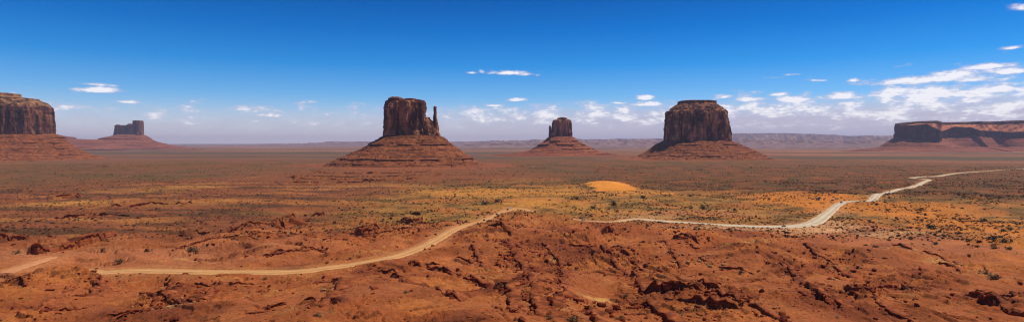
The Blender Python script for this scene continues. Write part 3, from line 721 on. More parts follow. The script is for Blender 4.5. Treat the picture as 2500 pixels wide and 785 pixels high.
bpart('rim', rm_, cliff_mat('rim_rock_dark', lin(96,62,50), lin(66,42,36), lin(130,86,66), .6), b7, 'thin dark rim layers')
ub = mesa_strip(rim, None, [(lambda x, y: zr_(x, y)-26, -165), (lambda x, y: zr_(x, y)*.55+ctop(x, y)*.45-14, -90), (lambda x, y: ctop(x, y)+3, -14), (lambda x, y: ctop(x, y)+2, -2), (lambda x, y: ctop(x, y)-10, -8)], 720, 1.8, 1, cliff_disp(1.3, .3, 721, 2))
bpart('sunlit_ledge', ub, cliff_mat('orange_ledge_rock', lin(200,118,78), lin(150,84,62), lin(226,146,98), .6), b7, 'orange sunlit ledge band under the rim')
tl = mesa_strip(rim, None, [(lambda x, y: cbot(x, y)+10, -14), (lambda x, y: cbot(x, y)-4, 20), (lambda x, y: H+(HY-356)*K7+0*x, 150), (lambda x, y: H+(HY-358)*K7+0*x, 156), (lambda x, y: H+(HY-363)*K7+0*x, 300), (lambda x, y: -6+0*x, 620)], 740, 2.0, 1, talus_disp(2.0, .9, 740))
bpart('talus_slope', tl, M_talus_far, b7)

# ---- far mesas along the horizon (terrain)
def ridge(Yr, prof, seed, depth=2500, base=-20, jag=1.0):
    prof = np.array(prof, dtype=float); px = np.arange(prof[0, 0], prof[-1, 0], 1.6); k = Yr/F
    py = np.interp(px, prof[:, 0], prof[:, 1]); x = (px-CX)*k
    st = np.round(n2(px/34, px*0+seed, seed)*2.2)/2.2*2.0*jag+.5*n2(px/5, px*0, seed+1)*jag
    zt_ = np.maximum(H+(HY-py+st)*k, base+2)
    V = []
    for off, fz in ((depth, .96), (0, 1.0), (-.008*Yr, .66), (-.03*Yr, .5), (-.12*Yr, .3), (-.25*Yr, .12), (-.42*Yr, 0.0)):
        V.append(np.column_stack([x, Yr+off+.012*Yr*n2(px/22, px*0+3, seed+2)+.004*Yr*n2(px/7, px*0+3, seed+3), base+(zt_-base)*fz]))
    V = np.array(V); n = len(px); i = np.arange(len(V)-1)[:, None]*n; j = np.arange(n-1)[None, :]
    o = mesh('distant_mesas', V.reshape(-1, 3), np.stack([i+j, i+n+j, i+n+j+1, i+j+1], -1).reshape(-1, 4), M_far)
    return tag(o, kind='structure')
M_far = cliff_mat('hazed_mesa_rock', lin(146,108,102), lin(124,92,92), lin(172,132,122), .12)  # distance haze is mixed into this pale lavender rock colour
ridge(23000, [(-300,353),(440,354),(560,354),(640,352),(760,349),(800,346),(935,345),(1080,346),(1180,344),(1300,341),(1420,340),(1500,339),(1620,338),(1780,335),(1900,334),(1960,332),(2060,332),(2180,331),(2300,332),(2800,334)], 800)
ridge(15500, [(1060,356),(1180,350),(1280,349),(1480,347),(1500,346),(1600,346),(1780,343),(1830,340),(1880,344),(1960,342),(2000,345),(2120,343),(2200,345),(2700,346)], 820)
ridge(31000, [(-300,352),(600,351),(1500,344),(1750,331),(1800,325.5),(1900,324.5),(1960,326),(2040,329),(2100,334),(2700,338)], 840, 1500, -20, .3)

# ------------------------------------------------------------------ rock ledges (part of the ground)
# rubble along the gullies and broken ledges seen in the photo
LINES = [([(1225,585),(1250,620),(1275,655),(1290,700),(1300,740),(1290,785)],4,1.3),([(1320,600),(1350,625),(1372,655),(1368,700),(1350,740),(1345,785)],3.5,1.2),([(1440,735),(1455,788)],2,1.2),
 ([(1380,590),(1440,604),(1500,640),(1560,680),(1640,705),(1740,730),(1830,760),(1900,790)],4,1.2),([(1480,600),(1560,640),(1620,680)],4,1.0),([(1640,580),(1700,600)],3,1.2),([(1560,575),(1600,585),(1660,640)],4,.8),
 ([(232,662),(240,690),(200,715)],2,1.3),([(0,700),(75,705)],3,1.2),([(0,790),(110,770),(200,745),(290,725)],3,1.2),([(420,750),(500,720),(560,700),(620,690)],4,1.1),([(250,790),(340,765),(420,740)],3,1.1),([(330,720),(420,735),(500,740)],3,1.0),
 ([(985,700),(1085,702)],1.6,1.0),([(1000,657),(1100,675),(1200,690)],2,1.1),([(1060,715),(1130,732)],2,1.0),([(780,690),(820,715),(760,775)],3.5,1.1),([(1960,600),(2040,640),(2080,665)],4,1.0),([(2080,730),(2180,700),(2250,720)],3,.9),
 ([(2350,700),(2420,730),(2520,765)],2.5,1.3),([(2120,745),(2220,795)],4,.8),([(1900,640),(1960,700),(2040,760)],4,.9),([(560,560),(660,548),(760,540)],6,1.0),([(440,600),(540,585),(640,570)],6,.9),([(640,632),(740,618),(820,603)],3,1.0),
 ([(850,572),(930,566),(1000,560)],6,.9),([(980,535),(1060,545)],6,.9),([(1100,600),(1150,615),(1180,640)],3,1.0),([(1700,620),(1760,640),(1840,660)],6,.8),([(2160,600),(2260,620),(2340,650)],6,.8),([(1560,720),(1640,760),(1700,790)],4,1.0),([(100,740),(170,700)],3,1.0),([(600,770),(700,740)],3,.8),([(900,662),(970,672)],3,.8),([(1200,690),(1240,720),(1250,770)],4,1.1)]
def ledges():
    VV = []; FF = []; off = 0
    specs = [(pts, min(a*.6+.5, 2.3 if pts[0][1] > 620 else 5), 1) for pts, a, L in SCARPS_PX if pts[0][1] > 500 or a >= 5]
    specs += [(pts, .8+.75*sz, .8) for pts, wd, sz in LINES]
    for k, (pts, hgt, ov) in enumerate(specs):
        w0 = np.array([unproj(a_, b_) for a_, b_ in pts]); Ym = w0[:, 1].mean()
        q = catmull(w0, .8 if Ym < 700 else 2.0)
        sgm = np.arange(len(q))
        t_ = np.gradient(q, axis=0); t_ /= np.linalg.norm(t_, axis=1)[:, None]+1e-9
        nr = np.column_stack([t_[:, 1], -t_[:, 0]]); tc_ = -q/np.linalg.norm(q, axis=1)[:, None]
        sc_ = (nr*(tc_*.8+np.array([-.5, 0]))).sum(1).mean()
        if sc_ < 0: nr = -nr
        n = len(q); u = np.arange(n)*(.8 if Ym < 700 else 2.0)
        jag = 2.2*np.round(n2(u/7, u*0+k, 210)*3)/3+1.0*np.round(n2(u/2.6, u*0+k, 211)*3)/3+3*n2(u/26, u*0+k, 212)
        env = ss(0, 5, u)*(1-ss(u[-1]-5, u[-1], u))*np.clip(.2+1.5*ss(-.35, .2, n2(u/13, u*0+k, 213)), 0, 1.4)
        if Ym > 1200:
            env = ss(0, 40, u)*(1-ss(u[-1]-40, u[-1], u))*np.clip(.35+1.4*ss(-.3, .2, n2(u/70, u*0+k, 213)), 0, 1); jag = 5*n2(u/60, u*0+k, 212)+1.5*n2(u/14, u*0+k, 212); hgt = min(hgt, 2.6)
        hh = hgt*(.75+.5*np.round(n2(u/5, u*0+k, 214)*3)/3)*env
        p = q+nr*jag[:, None]
        back = p-nr*(2.5+hh*2.6)[:, None]; mid = p-nr*(1.2+hh*.8)[:, None]; ft = p+nr*.2
        zb = terrain(back[:, 0], back[:, 1]); zf = terrain(ft[:, 0], ft[:, 1]); zm_ = terrain(mid[:, 0], mid[:, 1])
        top = np.maximum(zf, zm_)*.6+np.minimum(zf, zm_)*.4+hh
        und = np.minimum(.4*hh*ov, 1.1)
        rows = [np.column_stack([back, zb-.4]), np.column_stack([mid, np.maximum(zm_, zb*.3+top*.7)-.02+.12*n2(u/1.7, u*0, 215)*hh]),
                np.column_stack([p, top]), np.column_stack([p+nr*.06, top-.28*hh]), np.column_stack([p-nr*und[:, None], top-.42*hh]),
                np.column_stack([p-nr*(und*.8)[:, None], top-.66*hh]), np.column_stack([p-nr*(und*.25)[:, None], top-.72*hh]), np.column_stack([p-nr*(und*.4)[:, None], np.minimum(zf, top-hh)-1.0])]
        V = np.stack(rows, 0); m = len(rows)
        live = env > .06
        i = np.arange(m-1)[:, None]*n; j = np.nonzero(live[:-1] & live[1:])[0][None, :]
        if not j.size: continue
        f = np.stack([i+j, i+j+1, i+n+j+1, i+n+j], -1).reshape(-1, 4)
        VV.append(V.reshape(-1, 3)); FF.append(f+off); off += m*n
    o = mesh('rock_ledges', np.vstack(VV), np.vstack(FF), talus_mat('ledge_rock', lin(122,62,38), lin(152,80,48), lin(184,108,68), 6)); tag(o, kind='structure')

ledges()
# ------------------------------------------------------------------ rocks
def rock_mesh(seed, flat=.6):
    rg = np.random.default_rng(seed)
    import bmesh
    bm = bmesh.new()
    for _ in range(16):
        v = rg.normal(size=3); v /= np.abs(v).max()**.7*np.linalg.norm(v)**.3
        bm.verts.new((v[0]*.5, v[1]*.42, v[2]*.5*flat+.2*flat))
    res = bmesh.ops.convex_hull(bm, input=bm.verts)
    bmesh.ops.delete(bm, geom=[e for e in res.get('geom_interior', []) if isinstance(e, bmesh.types.BMVert)], context='VERTS')
    me = bpy.data.meshes.new('boulder'); bm.to_mesh(me); bm.free()
    return me
ROCKS = [rock_mesh(s, f) for s, f in ((1,.8), (2,.5), (3,.9), (4,.35), (5,.65), (6,.45))]
for m in ROCKS: m.materials.append(M_rock)
ROCKS_P = [m.copy() for m in ROCKS[:3]]
for m in ROCKS_P: m.materials.clear(); m.materials.append(M_rock_pale)

def to_px(x, y, z): return CX+x/y*F, HY+(H-z)/y*F
def off_road(x, y, m=2.5): return road_lookup(x, y)[0] > m

def scatter_field(n, ymin, ymax, pxmin=-60, pxmax=2560, pw=1.6):
    """points spread over the ground wedge the camera can see; nearer ground gets its share by area"""
    u = RNG.random(n); Y = (ymin**pw+(ymax**pw-ymin**pw)*u)**(1/pw)
    px = pxmin+(pxmax-pxmin)*RNG.random(n); x = (px-CX)/F*Y
    return x, Y
# candidates for rocks: prefer steep broken ground
x, y = scatter_field(200000, 165, 760, pw=1.35)
zz = terrain(x, y); zf = terrain(x, y-1.6); sl = (zz-zf)/1.6
cl_ = n2(x/26, y/26, 900)+.6*n2(x/9, y/9, 901)
nearroad = (np.abs(road_lookup(x, y)[0]-4) < 3)*.15
w = ss(.25, 1.1, sl)*.9+ss(.30, .75, cl_)*.35+.02+nearroad
lx_, ly_, ls_ = [], [], []
for pts, wd, sz in LINES:
    q = catmull([unproj(a_, b_) for a_, b_ in pts], 2)
    L_ = np.hypot(*np.diff(q, axis=0).T).sum(); n_ = int(L_*3.4)
    t_ = RNG.random(n_)*(len(q)-1); i_ = t_.astype(int); p_ = q[i_]+(q[np.minimum(i_+1, len(q)-1)]-q[i_])*(t_-i_)[:, None]
    wob = 3*n2(p_[:, 0]/9, p_[:, 1]/9, 950)
    lx_.append(p_[:, 0]+RNG.normal(size=n_)*wd*.8+wob); ly_.append(p_[:, 1]+RNG.normal(size=n_)*wd*.8+wob); ls_.append(np.minimum(.42*sz*(RNG.pareto(1.9, n_)+.8)*(.75+p_[:, 1]/800), 3.2))
lx_, ly_, ls_ = [np.concatenate(q) for q in (lx_, ly_, ls_)]
# authored rubble fields seen in the photo: px, py, rx, ry, weight
for a in ((560,725,50,22,.5),(250,740,40,25,.6),(1270,620,20,60,.7),(1340,640,30,50,.7),(1290,700,25,30,.6),(1460,740,20,30,.5),(1590,650,60,25,.4),(1700,720,60,18,.6),(1760,760,60,14,.6),(1740,630,30,18,.6),
          (1170,600,20,20,.5),(800,690,20,20,.5),(780,740,30,16,.5),(990,560,50,30,.25),(850,560,60,30,.2),(2030,620,40,26,.5),(2150,600,60,22,.3),(2100,720,40,20,.4),(240,690,18,16,.8),(440,720,60,16,.4),(1480,600,60,26,.35),(1920,530,16,10,.8),(600,540,80,30,.2)):
    w = w+ell(x, y, a[0], a[1], a[2], a[3], .6, .5*cl_)*a[4]
keep = (RNG.random(len(x)) < w*.6*(1-.9*smoothness(x, y))) & off_road(x, y, 1.2)
x, y, zz = x[keep], y[keep], zz[keep]
size = .36*(RNG.pareto(2.0, len(x))+.7)*(.7+y/700); size = np.minimum(size, 2.9)
m_ = off_road(lx_, ly_, 1.2) & (n2(lx_/12, ly_/12, 951) > -.28)
x = np.concatenate([x, lx_[m_]]); y = np.concatenate([y, ly_[m_]]); size = np.concatenate([size, ls_[m_]]); zz = terrain(x, y)
o = np.argsort(-size/y)
x, y, zz, size = x[o], y[o], zz[o], size[o]
print('rocks', len(x))
def is_pale(x, y):
    m = np.zeros(len(x))
    for a in ((1740,630,40,30), (2150,612,60,22), (580,730,40,18), (2200,640,40,20), (1290,500,1,1), (1930,690,30,18)): m += ell(x, y, a[0], a[1], a[2], a[3], .4)
    return m*.55 > RNG.random(len(x))
pale = is_pale(x, y)
NB = 290
for i in range(NB):
    ms = ROCKS_P if pale[i] else ROCKS
    b = bpy.data.objects.new('boulder', ms[i % len(ms)]); COL.objects.link(b)
    s = size[i]
    b.location = (x[i], y[i], zz[i]-.12*s); b.scale = (s*random.uniform(.9, 1.7), s*random.uniform(.8, 1.3), s*random.uniform(.7, 1.3))
    b.rotation_euler = (random.uniform(-.2, .2), random.uniform(-.2, .2), random.uniform(0, 6.28))
    if pale[i]: tag(b, 'pale weathered sandstone block among rubble on the rocky slope', 'boulder', 'pale blocks on the rocky slope')
    else: tag(b, 'loose rust red boulder lying on the rocky slope', 'boulder', 'loose red boulders on the rocky slope')
def rocks_stuff(name, sel, meshes, mat):
    VV = []; FF = []; off = 0
    ms = []
    for m in meshes:
        v = np.array([q.co[:] for q in m.vertices]); f = np.array([list(p.vertices) for p in m.polygons if len(p.vertices) == 3]); ms.append((v, f))
    idx = np.nonzero(sel)[0]
    for k, (v, f) in enumerate(ms):
        ii = idx[k::len(ms)]; n = len(ii)
        if not n: continue
        a = RNG.random(n)*6.28; s = size[ii]; sx = s*RNG.uniform(.9, 1.8, n); sy = s*RNG.uniform(.8, 1.3, n); sz = s*RNG.uniform(.6, 1.2, n)
        lx = v[None, :, 0]*sx[:, None]; ly = v[None, :, 1]*sy[:, None]; lz = v[None, :, 2]*sz[:, None]
        ca, sa = np.cos(a)[:, None], np.sin(a)[:, None]
        V = np.stack([lx*ca-ly*sa+x[ii][:, None], lx*sa+ly*ca+y[ii][:, None], lz+zz[ii][:, None]-.1*s[:, None]], -1)
        VV.append(V.reshape(-1, 3)); FF.append((f[None]+off+(np.arange(n)*len(v))[:, None, None]).reshape(-1, 3)); off += n*len(v)
    ob = mesh(name, np.vstack(VV), np.vstack(FF), mat)
    return ob
rest = np.arange(len(x)) >= NB
tag(rocks_stuff('rubble', rest & ~pale, ROCKS, M_rock), 'rust red broken rubble strewn over the rocky slopes', 'rubble', kind='stuff')
tag(rocks_stuff('pale_rubble', rest & pale, ROCKS_P, M_rock_pale), 'pale broken slabs strewn over the rocky slopes', 'rubble', kind='stuff')

# talus blocks on the buttes' aprons
def drop_on(obs, n, box, smin, smax, name, label, mat, seed):
    from mathutils.bvhtree import BVHTree
    V = []; Fc = []; off = 0
    for o in obs:
        v = np.empty(len(o.data.vertices)*3, dtype=np.float32); o.data.vertices.foreach_get('co', v); v = v.reshape(-1, 3)+np.array(o.parent.location)
        V += [tuple(q) for q in v.tolist()]; Fc += [tuple(a+off for a in p.vertices) for p in o.data.polygons]; off += len(v)
    bv = BVHTree.FromPolygons(V, Fc)
    rg = np.random.default_rng(seed); vv = []; ff = []; of = 0
    ms = [(np.array([q.co[:] for q in m.vertices]), np.array([list(p.vertices) for p in m.polygons if len(p.vertices) == 3])) for m in ROCKS]
    for _ in range(n):
        xx = rg.uniform(box[0], box[1]); yy = rg.uniform(box[2], box[3])
        hit = bv.ray_cast(Vector((xx, yy, 600)), Vector((0, 0, -1)))
        if hit[0] is None or hit[1].z < .45: continue
        s = smin+(smax-smin)*rg.random()**9; v, f = ms[_ % len(ms)]; a = rg.random()*6.28
        R = np.array([[math.cos(a), -math.sin(a), 0], [math.sin(a), math.cos(a), 0], [0, 0, 1]])
        vv.append((v*s*rg.uniform(.7, 1.4, 3))@R.T+np.array(hit[0])); ff.append(f+of); of += len(v)
    return tag(mesh(name, np.vstack(vv), np.vstack(ff), mat), label, 'rubble', kind='stuff')
tb1 = [c for c in b1.children if c.name.startswith('talus')]
drop_on(tb1, 2600, (P(835, Y1), P(1190, Y1), Y1-300, Y1-20), 1.6, 7, 'fallen_blocks', 'fallen rock blocks on the slope below the mitten butte with the right spire', M_talus, 5)
tb2 = [c for c in b2.children if c.name.startswith('talus')]
drop_on(tb2, 1500, (P(1560, Y2), P(1860, Y2), Y2-340, Y2-30), 2.2, 9, 'fallen_blocks', 'fallen rock blocks on the slope below the broad drum shaped butte', M_talus, 6)
tb4 = [c for c in b4.children if c.name.startswith('talus')]
drop_on(tb4, 1500, (P(0, Y4)-100, P(270, Y4), Y4-600, Y4-100), 2.4, 10, 'fallen_blocks', 'fallen rock blocks on the slope below the large left mesa', M_talus, 7)

# ------------------------------------------------------------------ shrubs
def leaf_blob(seed, nl, rx, ry, rz, ls):
    rg = np.random.default_rng(seed); V = []; Fc = []
    cl = [(rg.normal(size=3)*[.42, .42, .25]) for _ in range(7)]
    for k in range(nl):
        c = cl[rg.integers(len(cl))]; p = c+rg.normal(size=3)*.24
        p = np.array([p[0]*rx, p[1]*ry, max(.04, (p[2]+.42)*rz)])
        a = rg.normal(size=3); a /= np.linalg.norm(a); b = np.cross(a, rg.normal(size=3)); b /= np.linalg.norm(b)
        s = ls*rg.uniform(.6, 1.3); i = len(V)
        V += [p-a*s, p+b*s*.6, p+a*s, p-b*s*.6]; Fc.append((i, i+1, i+2, i+3))
    return V, Fc
def stem_mesh():
    V = []; Fc = []
    rg = random.Random(3)
    for k in range(6):
        a = k*1.05; tx, ty, tz = math.cos(a)*.45, math.sin(a)*.45, .55+.2*rg.random(); i = len(V)
        for q, rr in ((0, .04), (1, .012)):
            for m in range(4):
                V.append((tx*q+rr*math.cos(m*1.57), ty*q+rr*math.sin(m*1.57), tz*q-.05*(1-q)))
        Fc += [(i+m, i+(m+1) % 4, i+4+(m+1) % 4, i+4+m) for m in range(4)]+[(i+4, i+5, i+6, i+7)]
    return V, Fc
SM = bpy.data.meshes.new('stem'); v_, f_ = stem_mesh(); SM.from_pydata(v_, [], f_); SM.materials.append(M_stem)
def fol_mesh(seed, mat, nl=260, ls=.13):
    v, f = leaf_blob(seed, nl, 1, 1, 1.0, ls); m = bpy.data.meshes.new('foliage'); m.from_pydata([tuple(q) for q in v], [], f); m.materials.append(mat); return m
FD = [fol_mesh(s, M_shrub) for s in (1, 2, 3)]; FO = [fol_mesh(s, M_shrub_o) for s in (4, 5)]; FG = [fol_mesh(8, M_shrub_g, 420, .12)]; FP = [fol_mesh(9, M_scrub_pale, 160, .09)]
def shrub(x, y, s, fm, label, group=None, stem=False, hz=1.0, name='shrub', cat='shrub'):
    z = float(terrain(np.array([x]), np.array([y]))[0])
    f = bpy.data.objects.new('foliage' if stem else name, fm); COL.objects.link(f)
    if stem:
        r = empty(name, (x, y, z-.05*s), random.random()*6.28); r.scale = (s, s, s*hz); f.parent = r
        st = bpy.data.objects.new('stem', SM); COL.objects.link(st); st.parent = r
    else:
        r = f; r.location = (x, y, z-.08*s); r.rotation_euler = (0, 0, random.random()*6.28); r.scale = (s*random.uniform(.85, 1.3), s, s*hz*random.uniform(.75, 1.1))
    return tag(r, label, cat, group)
def full_unproj(px, py, lo=150):
    return unproj(px, py, lambda a, b: terrain(a, b), lo, 6000)
# shrubs one can point at: px, py of the foot, half width in photo px, kind, label
NEAR = [
    (1516,780,9,FG,'bright green rounded bush at the bottom edge below the flat pink rock'),
    (1397,782,14,FO,'wide grey green bush at the bottom edge left of the green bush'),
    (1342,778,9,FO,'olive bush near the bottom edge in the rocky gully'),
    (1352,735,7,FO,'olive bush beside the dark boulder line above the bottom gully'),
    (1530,723,7,FO,'grey bush right of the bleached rock pad'),
    (1495,732,5,FD,'small dark bush just under the bleached rock pad'),
    (1552,735,5,FP,'pale straw coloured tuft beside the grey bush'),
    (1665,770,7,FP,'pale dry tuft at the lip of the flat pink rock'),
    (1700,775,6,FP,'pale dry tuft beside the dark ledge near the bottom'),
    (1852,748,11,FO,'rounded grey olive bush alone on red rock below the long dark ledge'),
    (2224,704,7,FD,'dark round shrub on bare slope below the pale rubble field'),
    (2430,680,13,FO,'larger olive bush of the pair on the pink slope'),
    (2408,668,9,FO,'smaller olive bush of the pair on the pink slope'),
    (2043,776,7,FP,'pale grey tuft near the bottom edge on red rock'),
    (803,720,9,FO,'olive bush in rubble below the winding road'),
    (775,772,9,FO,'olive bush in dark rubble near the bottom edge'),
    (905,703,5,FD,'small dark bush on smooth red slope left of the stepped ledge'),
    (992,715,6,FO,'olive bush just under the stepped ledge'),
    (1223,702,8,FO,'olive bush at the edge of the bouldery gully'),
    (290,639,8,FO,'rounded shrub on smooth pink ground left of the road'),
    (361,614,7,FO,'dark shrub above the pink wash'),
    (471,614,12,FO,'wide flat shrub above the pale road'),
    (464,668,5,FP,'thin dry bush standing against the pale road'),
    (645,683,6,FO,'low shrub on the near bank of the road'),
    (44,618,7,FO,'shrub under the long dark ledge'),
    (1811,665,6,FO,'dark shrub at the end of the pale slab field'),
    (1895,618,5,FD,'small dark shrub alone on the red slope below the road'),
    (2271,558,12,FD,'largest round shrub on the orange sand slope'),
    (2425,586,12,FD,'big dark shrub above the sandy bank near the right edge'),
    (2452,592,11,FD,'tall dark shrub joined by its neighbour near the right edge'),
    (2465,610,8,FD,'dark shrub just below the tall pair near the right edge'),
    (2430,607,8,FO,'olive shrub on the sand below the big dark shrub'),
    (1715,509,10,FD,'wide dark shrub on pink ground above the road'),
    (1688,510,6,FD,'upright dark shrub left of the wide one above the road'),
    (1448,509,7,FD,'tall dark shrub left below the orange dune'),
    (1407,487,7,FD,'dark shrub left of the orange dune slope'),
    (1570,484,7,FD,'dark shrub right below the orange dune'),
    (1500,500,9,FD,'broad dark shrub under the orange dune'),
    (1216,493,9,FD,'largest dark shrub above the cars on the road'),
    (1184,500,7,FD,'dark shrub left of the largest one above the road'),
]
for i, (px, py, hw, fm, lab) in enumerate(NEAR):
    X_, Y_ = full_unproj(px, py-1); s = hw/F*Y_*1.2
    shrub(X_, Y_, s, fm[i % len(fm)], lab, None, True, .85)
print('near shrubs done')
# countable shrubs by region
REG = [  # px0,px1,py0,py1,n, halfwidth m range, meshes, label, group
    (1080,1330,435,500,46,(1.3,3.1),FD,'dark round shrub on ochre sand between the road bend and the mitten butte','shrubs above the road bend'),
    (1340,1660,470,532,46,(1.3,3.3),FD,'dark shrub on the sandy slope around the orange dune','shrubs around the orange dune'),
    (1660,1990,440,530,40,(1.0,2.4),FD,'dark low shrub on the scrub flat above the straight pale road','shrubs above the straight road'),
    (2070,2500,498,612,84,(1.5,3.9),FD,'dark shrub scattered on the orange sand slope right of the road bend','shrubs on the orange sand slope'),
    (2100,2500,425,492,30,(1.8,3.6),FD,'dark speck of a shrub on the brown plain around the far road','shrubs on the brown plain'),
    (20,1000,440,560,24,(.9,2.2),FO,'small olive shrub among the low red ledges','shrubs among the red ledges'),
]
for a in REG:
    for i in range(int(a[4]*1.0)):
        px = random.uniform(a[0], a[1]); py = random.uniform(a[2], a[3])
        X_, Y_ = unproj(px, py)
        if road_lookup(np.array([X_]), np.array([Y_]))[0][0] < 4: continue
        s = a[5][0]+(a[5][1]-a[5][0])*random.random()**2.0
        shrub(X_, Y_, s, a[6][i % len(a[6])], a[7], a[8], False, .8)
# uncountable low scrub
def scrub_field(n, y0, y1, pw, smin, smax, name, label, mat, dens, seed, flat=.5):
    x, y = scatter_field(n, y0, y1, pw=pw); k = (RNG.random(n) < dens(x, y)) & off_road(x, y, 1.5) & (((x-P(1487, 1200))/44)**2+((y-1200)/150)**2 > 1); x, y = x[k], y[k]
    z = terrain(x, y); n = len(x); s = smin+(smax-smin)*RNG.random(n)**3
    # an irregular low tuft: 5 spiky leaf fans
    rg = np.random.default_rng(seed); tv = []; tf = []
    for q in range(9):
        a = rg.random()*6.28; d = rg.random()*.6; p = np.array([math.cos(a)*d, math.sin(a)*d, 0]); b = rg.random()*6.28
        u = np.array([math.cos(b), math.sin(b), 0])*.42; hgt = np.array([0, 0, .5+.5*rg.random()]); i = len(tv)
        tv += [p-u, p+u, p+u*.6+hgt, p-u*.5+hgt*.9]; tf += [(i, i+1, i+2), (i, i+2, i+3)]
    tv = np.array(tv); tf = np.array(tf)
    a = RNG.random(n)*6.28; ca, sa = np.cos(a)[:, None], np.sin(a)[:, None]
    lx = tv[None, :, 0]*s[:, None]; ly = tv[None, :, 1]*s[:, None]; lz = tv[None, :, 2]*(s*flat*RNG.uniform(.7, 1.4, n))[:, None]
    V = np.stack([lx*ca-ly*sa+x[:, None], lx*sa+ly*ca+y[:, None], lz+z[:, None]-.04], -1).reshape(-1, 3)
    Fc = (tf[None]+(np.arange(n)*len(tv))[:, None, None]).reshape(-1, 3)
    print(name, n)
    return tag(mesh(name, V, Fc, mat), label, 'scrub', kind='stuff')
dn = lambda lam, a, b, seed: (lambda x, y: ss(a, b, n2(x/lam, y/lam, seed)+.4*n2(x/(lam*.3), y/(lam*.3), seed+1)))
rside = lambda x, y: ss(560, 660, np.hypot(x, y))*(.5+.5*ss(-330, 0, x))
scrub_field(150000, 560, 1500, 1.2, .5, 2.0, 'desert_scrub', 'low dry brown scrub dotted over the ochre flats', M_scrub, lambda x, y: rside(x, y)*dn(80, -.35, .35, 40)(x, y)*.75, 1)
scrub_field(90000, 560, 2600, 1.1, .8, 2.9, 'dark_scrub', 'low dark olive scrub dotted over the plain', M_shrub_o, lambda x, y: rside(x, y)*dn(140, -.3, .4, 50)(x, y)*.6, 2)
scrub_field(40000, 180, 620, 1.5, .2, .8, 'sparse_tufts', 'sparse tufts of dry growth between the rocks', M_scrub, lambda x, y: dn(30, 0, .6, 60)(x, y)*.5, 3)

# ------------------------------------------------------------------ vehicles
M_glass = plain('dark_car_glass', (.012,.014,.018), .08, .6); M_tyre = plain('tyre_rubber', (.015,.015,.015), .9); M_rim = plain('wheel_rim', (.35,.35,.36), .35, .5, 0, .8)
M_head = plain('headlight_lens', (.7,.7,.68), .15, .6); M_tail = plain('tail_light_lens', (.4,.02,.02), .3, .5); M_trim = plain('black_trim', (.02,.02,.02), .6)
def paint(name, c): return plain(name, c, .32, .5)
PAINT = {'black': paint('black_paint', (.012,.012,.014)), 'grey': paint('grey_paint', (.07,.07,.08)), 'white': paint('white_paint', (.75,.75,.74)), 'red': paint('dark_red_paint', (.06,.012,.014)), 'blue': paint('silver_blue_paint', (.22,.28,.38))}
def extr(prof, w0, w1, bev=.08):
    """side profile [(x,z,k)] extruded across; k blends the width w0..w1"""
    n = len(prof); V = []
    for sgn, kk in ((-1, 1), (1, 1)):
        for px_, pz, t in prof: V.append((px_, sgn*(w0+(w1-w0)*t)/2, pz))
    Fc = [tuple(range(n))[::-1], tuple(range(n, 2*n))]+[(i, (i+1) % n, n+(i+1) % n, n+i) for i in range(n)]
    return V, Fc
def wheel(parent, x, y, r=.36):
    t = mesh('wheel', [], [], None, parent); t.location = (x, y, r)
    def disc(rr, hw, seg=18):
        V = [(rr*math.cos(a*2*math.pi/seg), s*hw, rr*math.sin(a*2*math.pi/seg)) for s in (-1, 1) for a in range(seg)]
        Fc = [tuple(range(seg)), tuple(range(2*seg-1, seg-1, -1))]+[(a, seg+a, seg+(a+1) % seg, (a+1) % seg) for a in range(seg)]
        return V, Fc
    V, Fc = disc(r, .12); me = bpy.data.meshes.new('wheel'); me.from_pydata(V, [], Fc); me.materials.append(M_tyre); t.data = me
    V, Fc = disc(r*.6, .135); mesh('rim', V, Fc, M_rim, t)
BODY = {
  'suv': dict(L=4.8, W=1.9, body=[(-2.35,.42,0),(2.3,.42,0),(2.4,.7,0),(2.35,1.0,.3),(1.2,1.12,.3),(.75,1.16,.3),(-2.2,1.16,.3),(-2.4,.9,0)],
              cab=[(1.15,1.10,0),(.45,1.72,1),(-1.9,1.74,1),(-2.25,1.10,0)], roof=[(.5,1.70,.9),(.3,1.79,1),(-1.85,1.80,1),(-1.98,1.70,.9)]),
  'sedan': dict(L=4.6, W=1.8, body=[(-2.25,.35,0),(2.2,.35,0),(2.3,.6,0),(2.2,.82,.3),(.95,.95,.3),(-1.5,.97,.3),(-2.25,.92,.3),(-2.32,.65,0)],
              cab=[(1.0,.90,0),(.25,1.38,1),(-.95,1.40,1),(-1.75,.92,0)], roof=[(.3,1.37,.9),(.1,1.44,1),(-.85,1.45,1),(-1.0,1.38,.9)]),
  'van': dict(L=6.0, W=2.1, body=[(-2.95,.45,0),(2.85,.45,0),(3.0,.8,0),(2.85,1.2,.2),(2.3,1.32,.3),(2.1,1.34,.3),(-2.95,1.34,.1),(-3.0,.8,0)],
              cab=[(2.35,1.28,0),(1.55,2.15,.8),(-2.85,2.2,.8),(-2.95,1.28,0)], roof=[(1.6,2.12,.8),(1.3,2.5,1),(-2.75,2.52,1),(-2.9,2.12,.8)]),
}
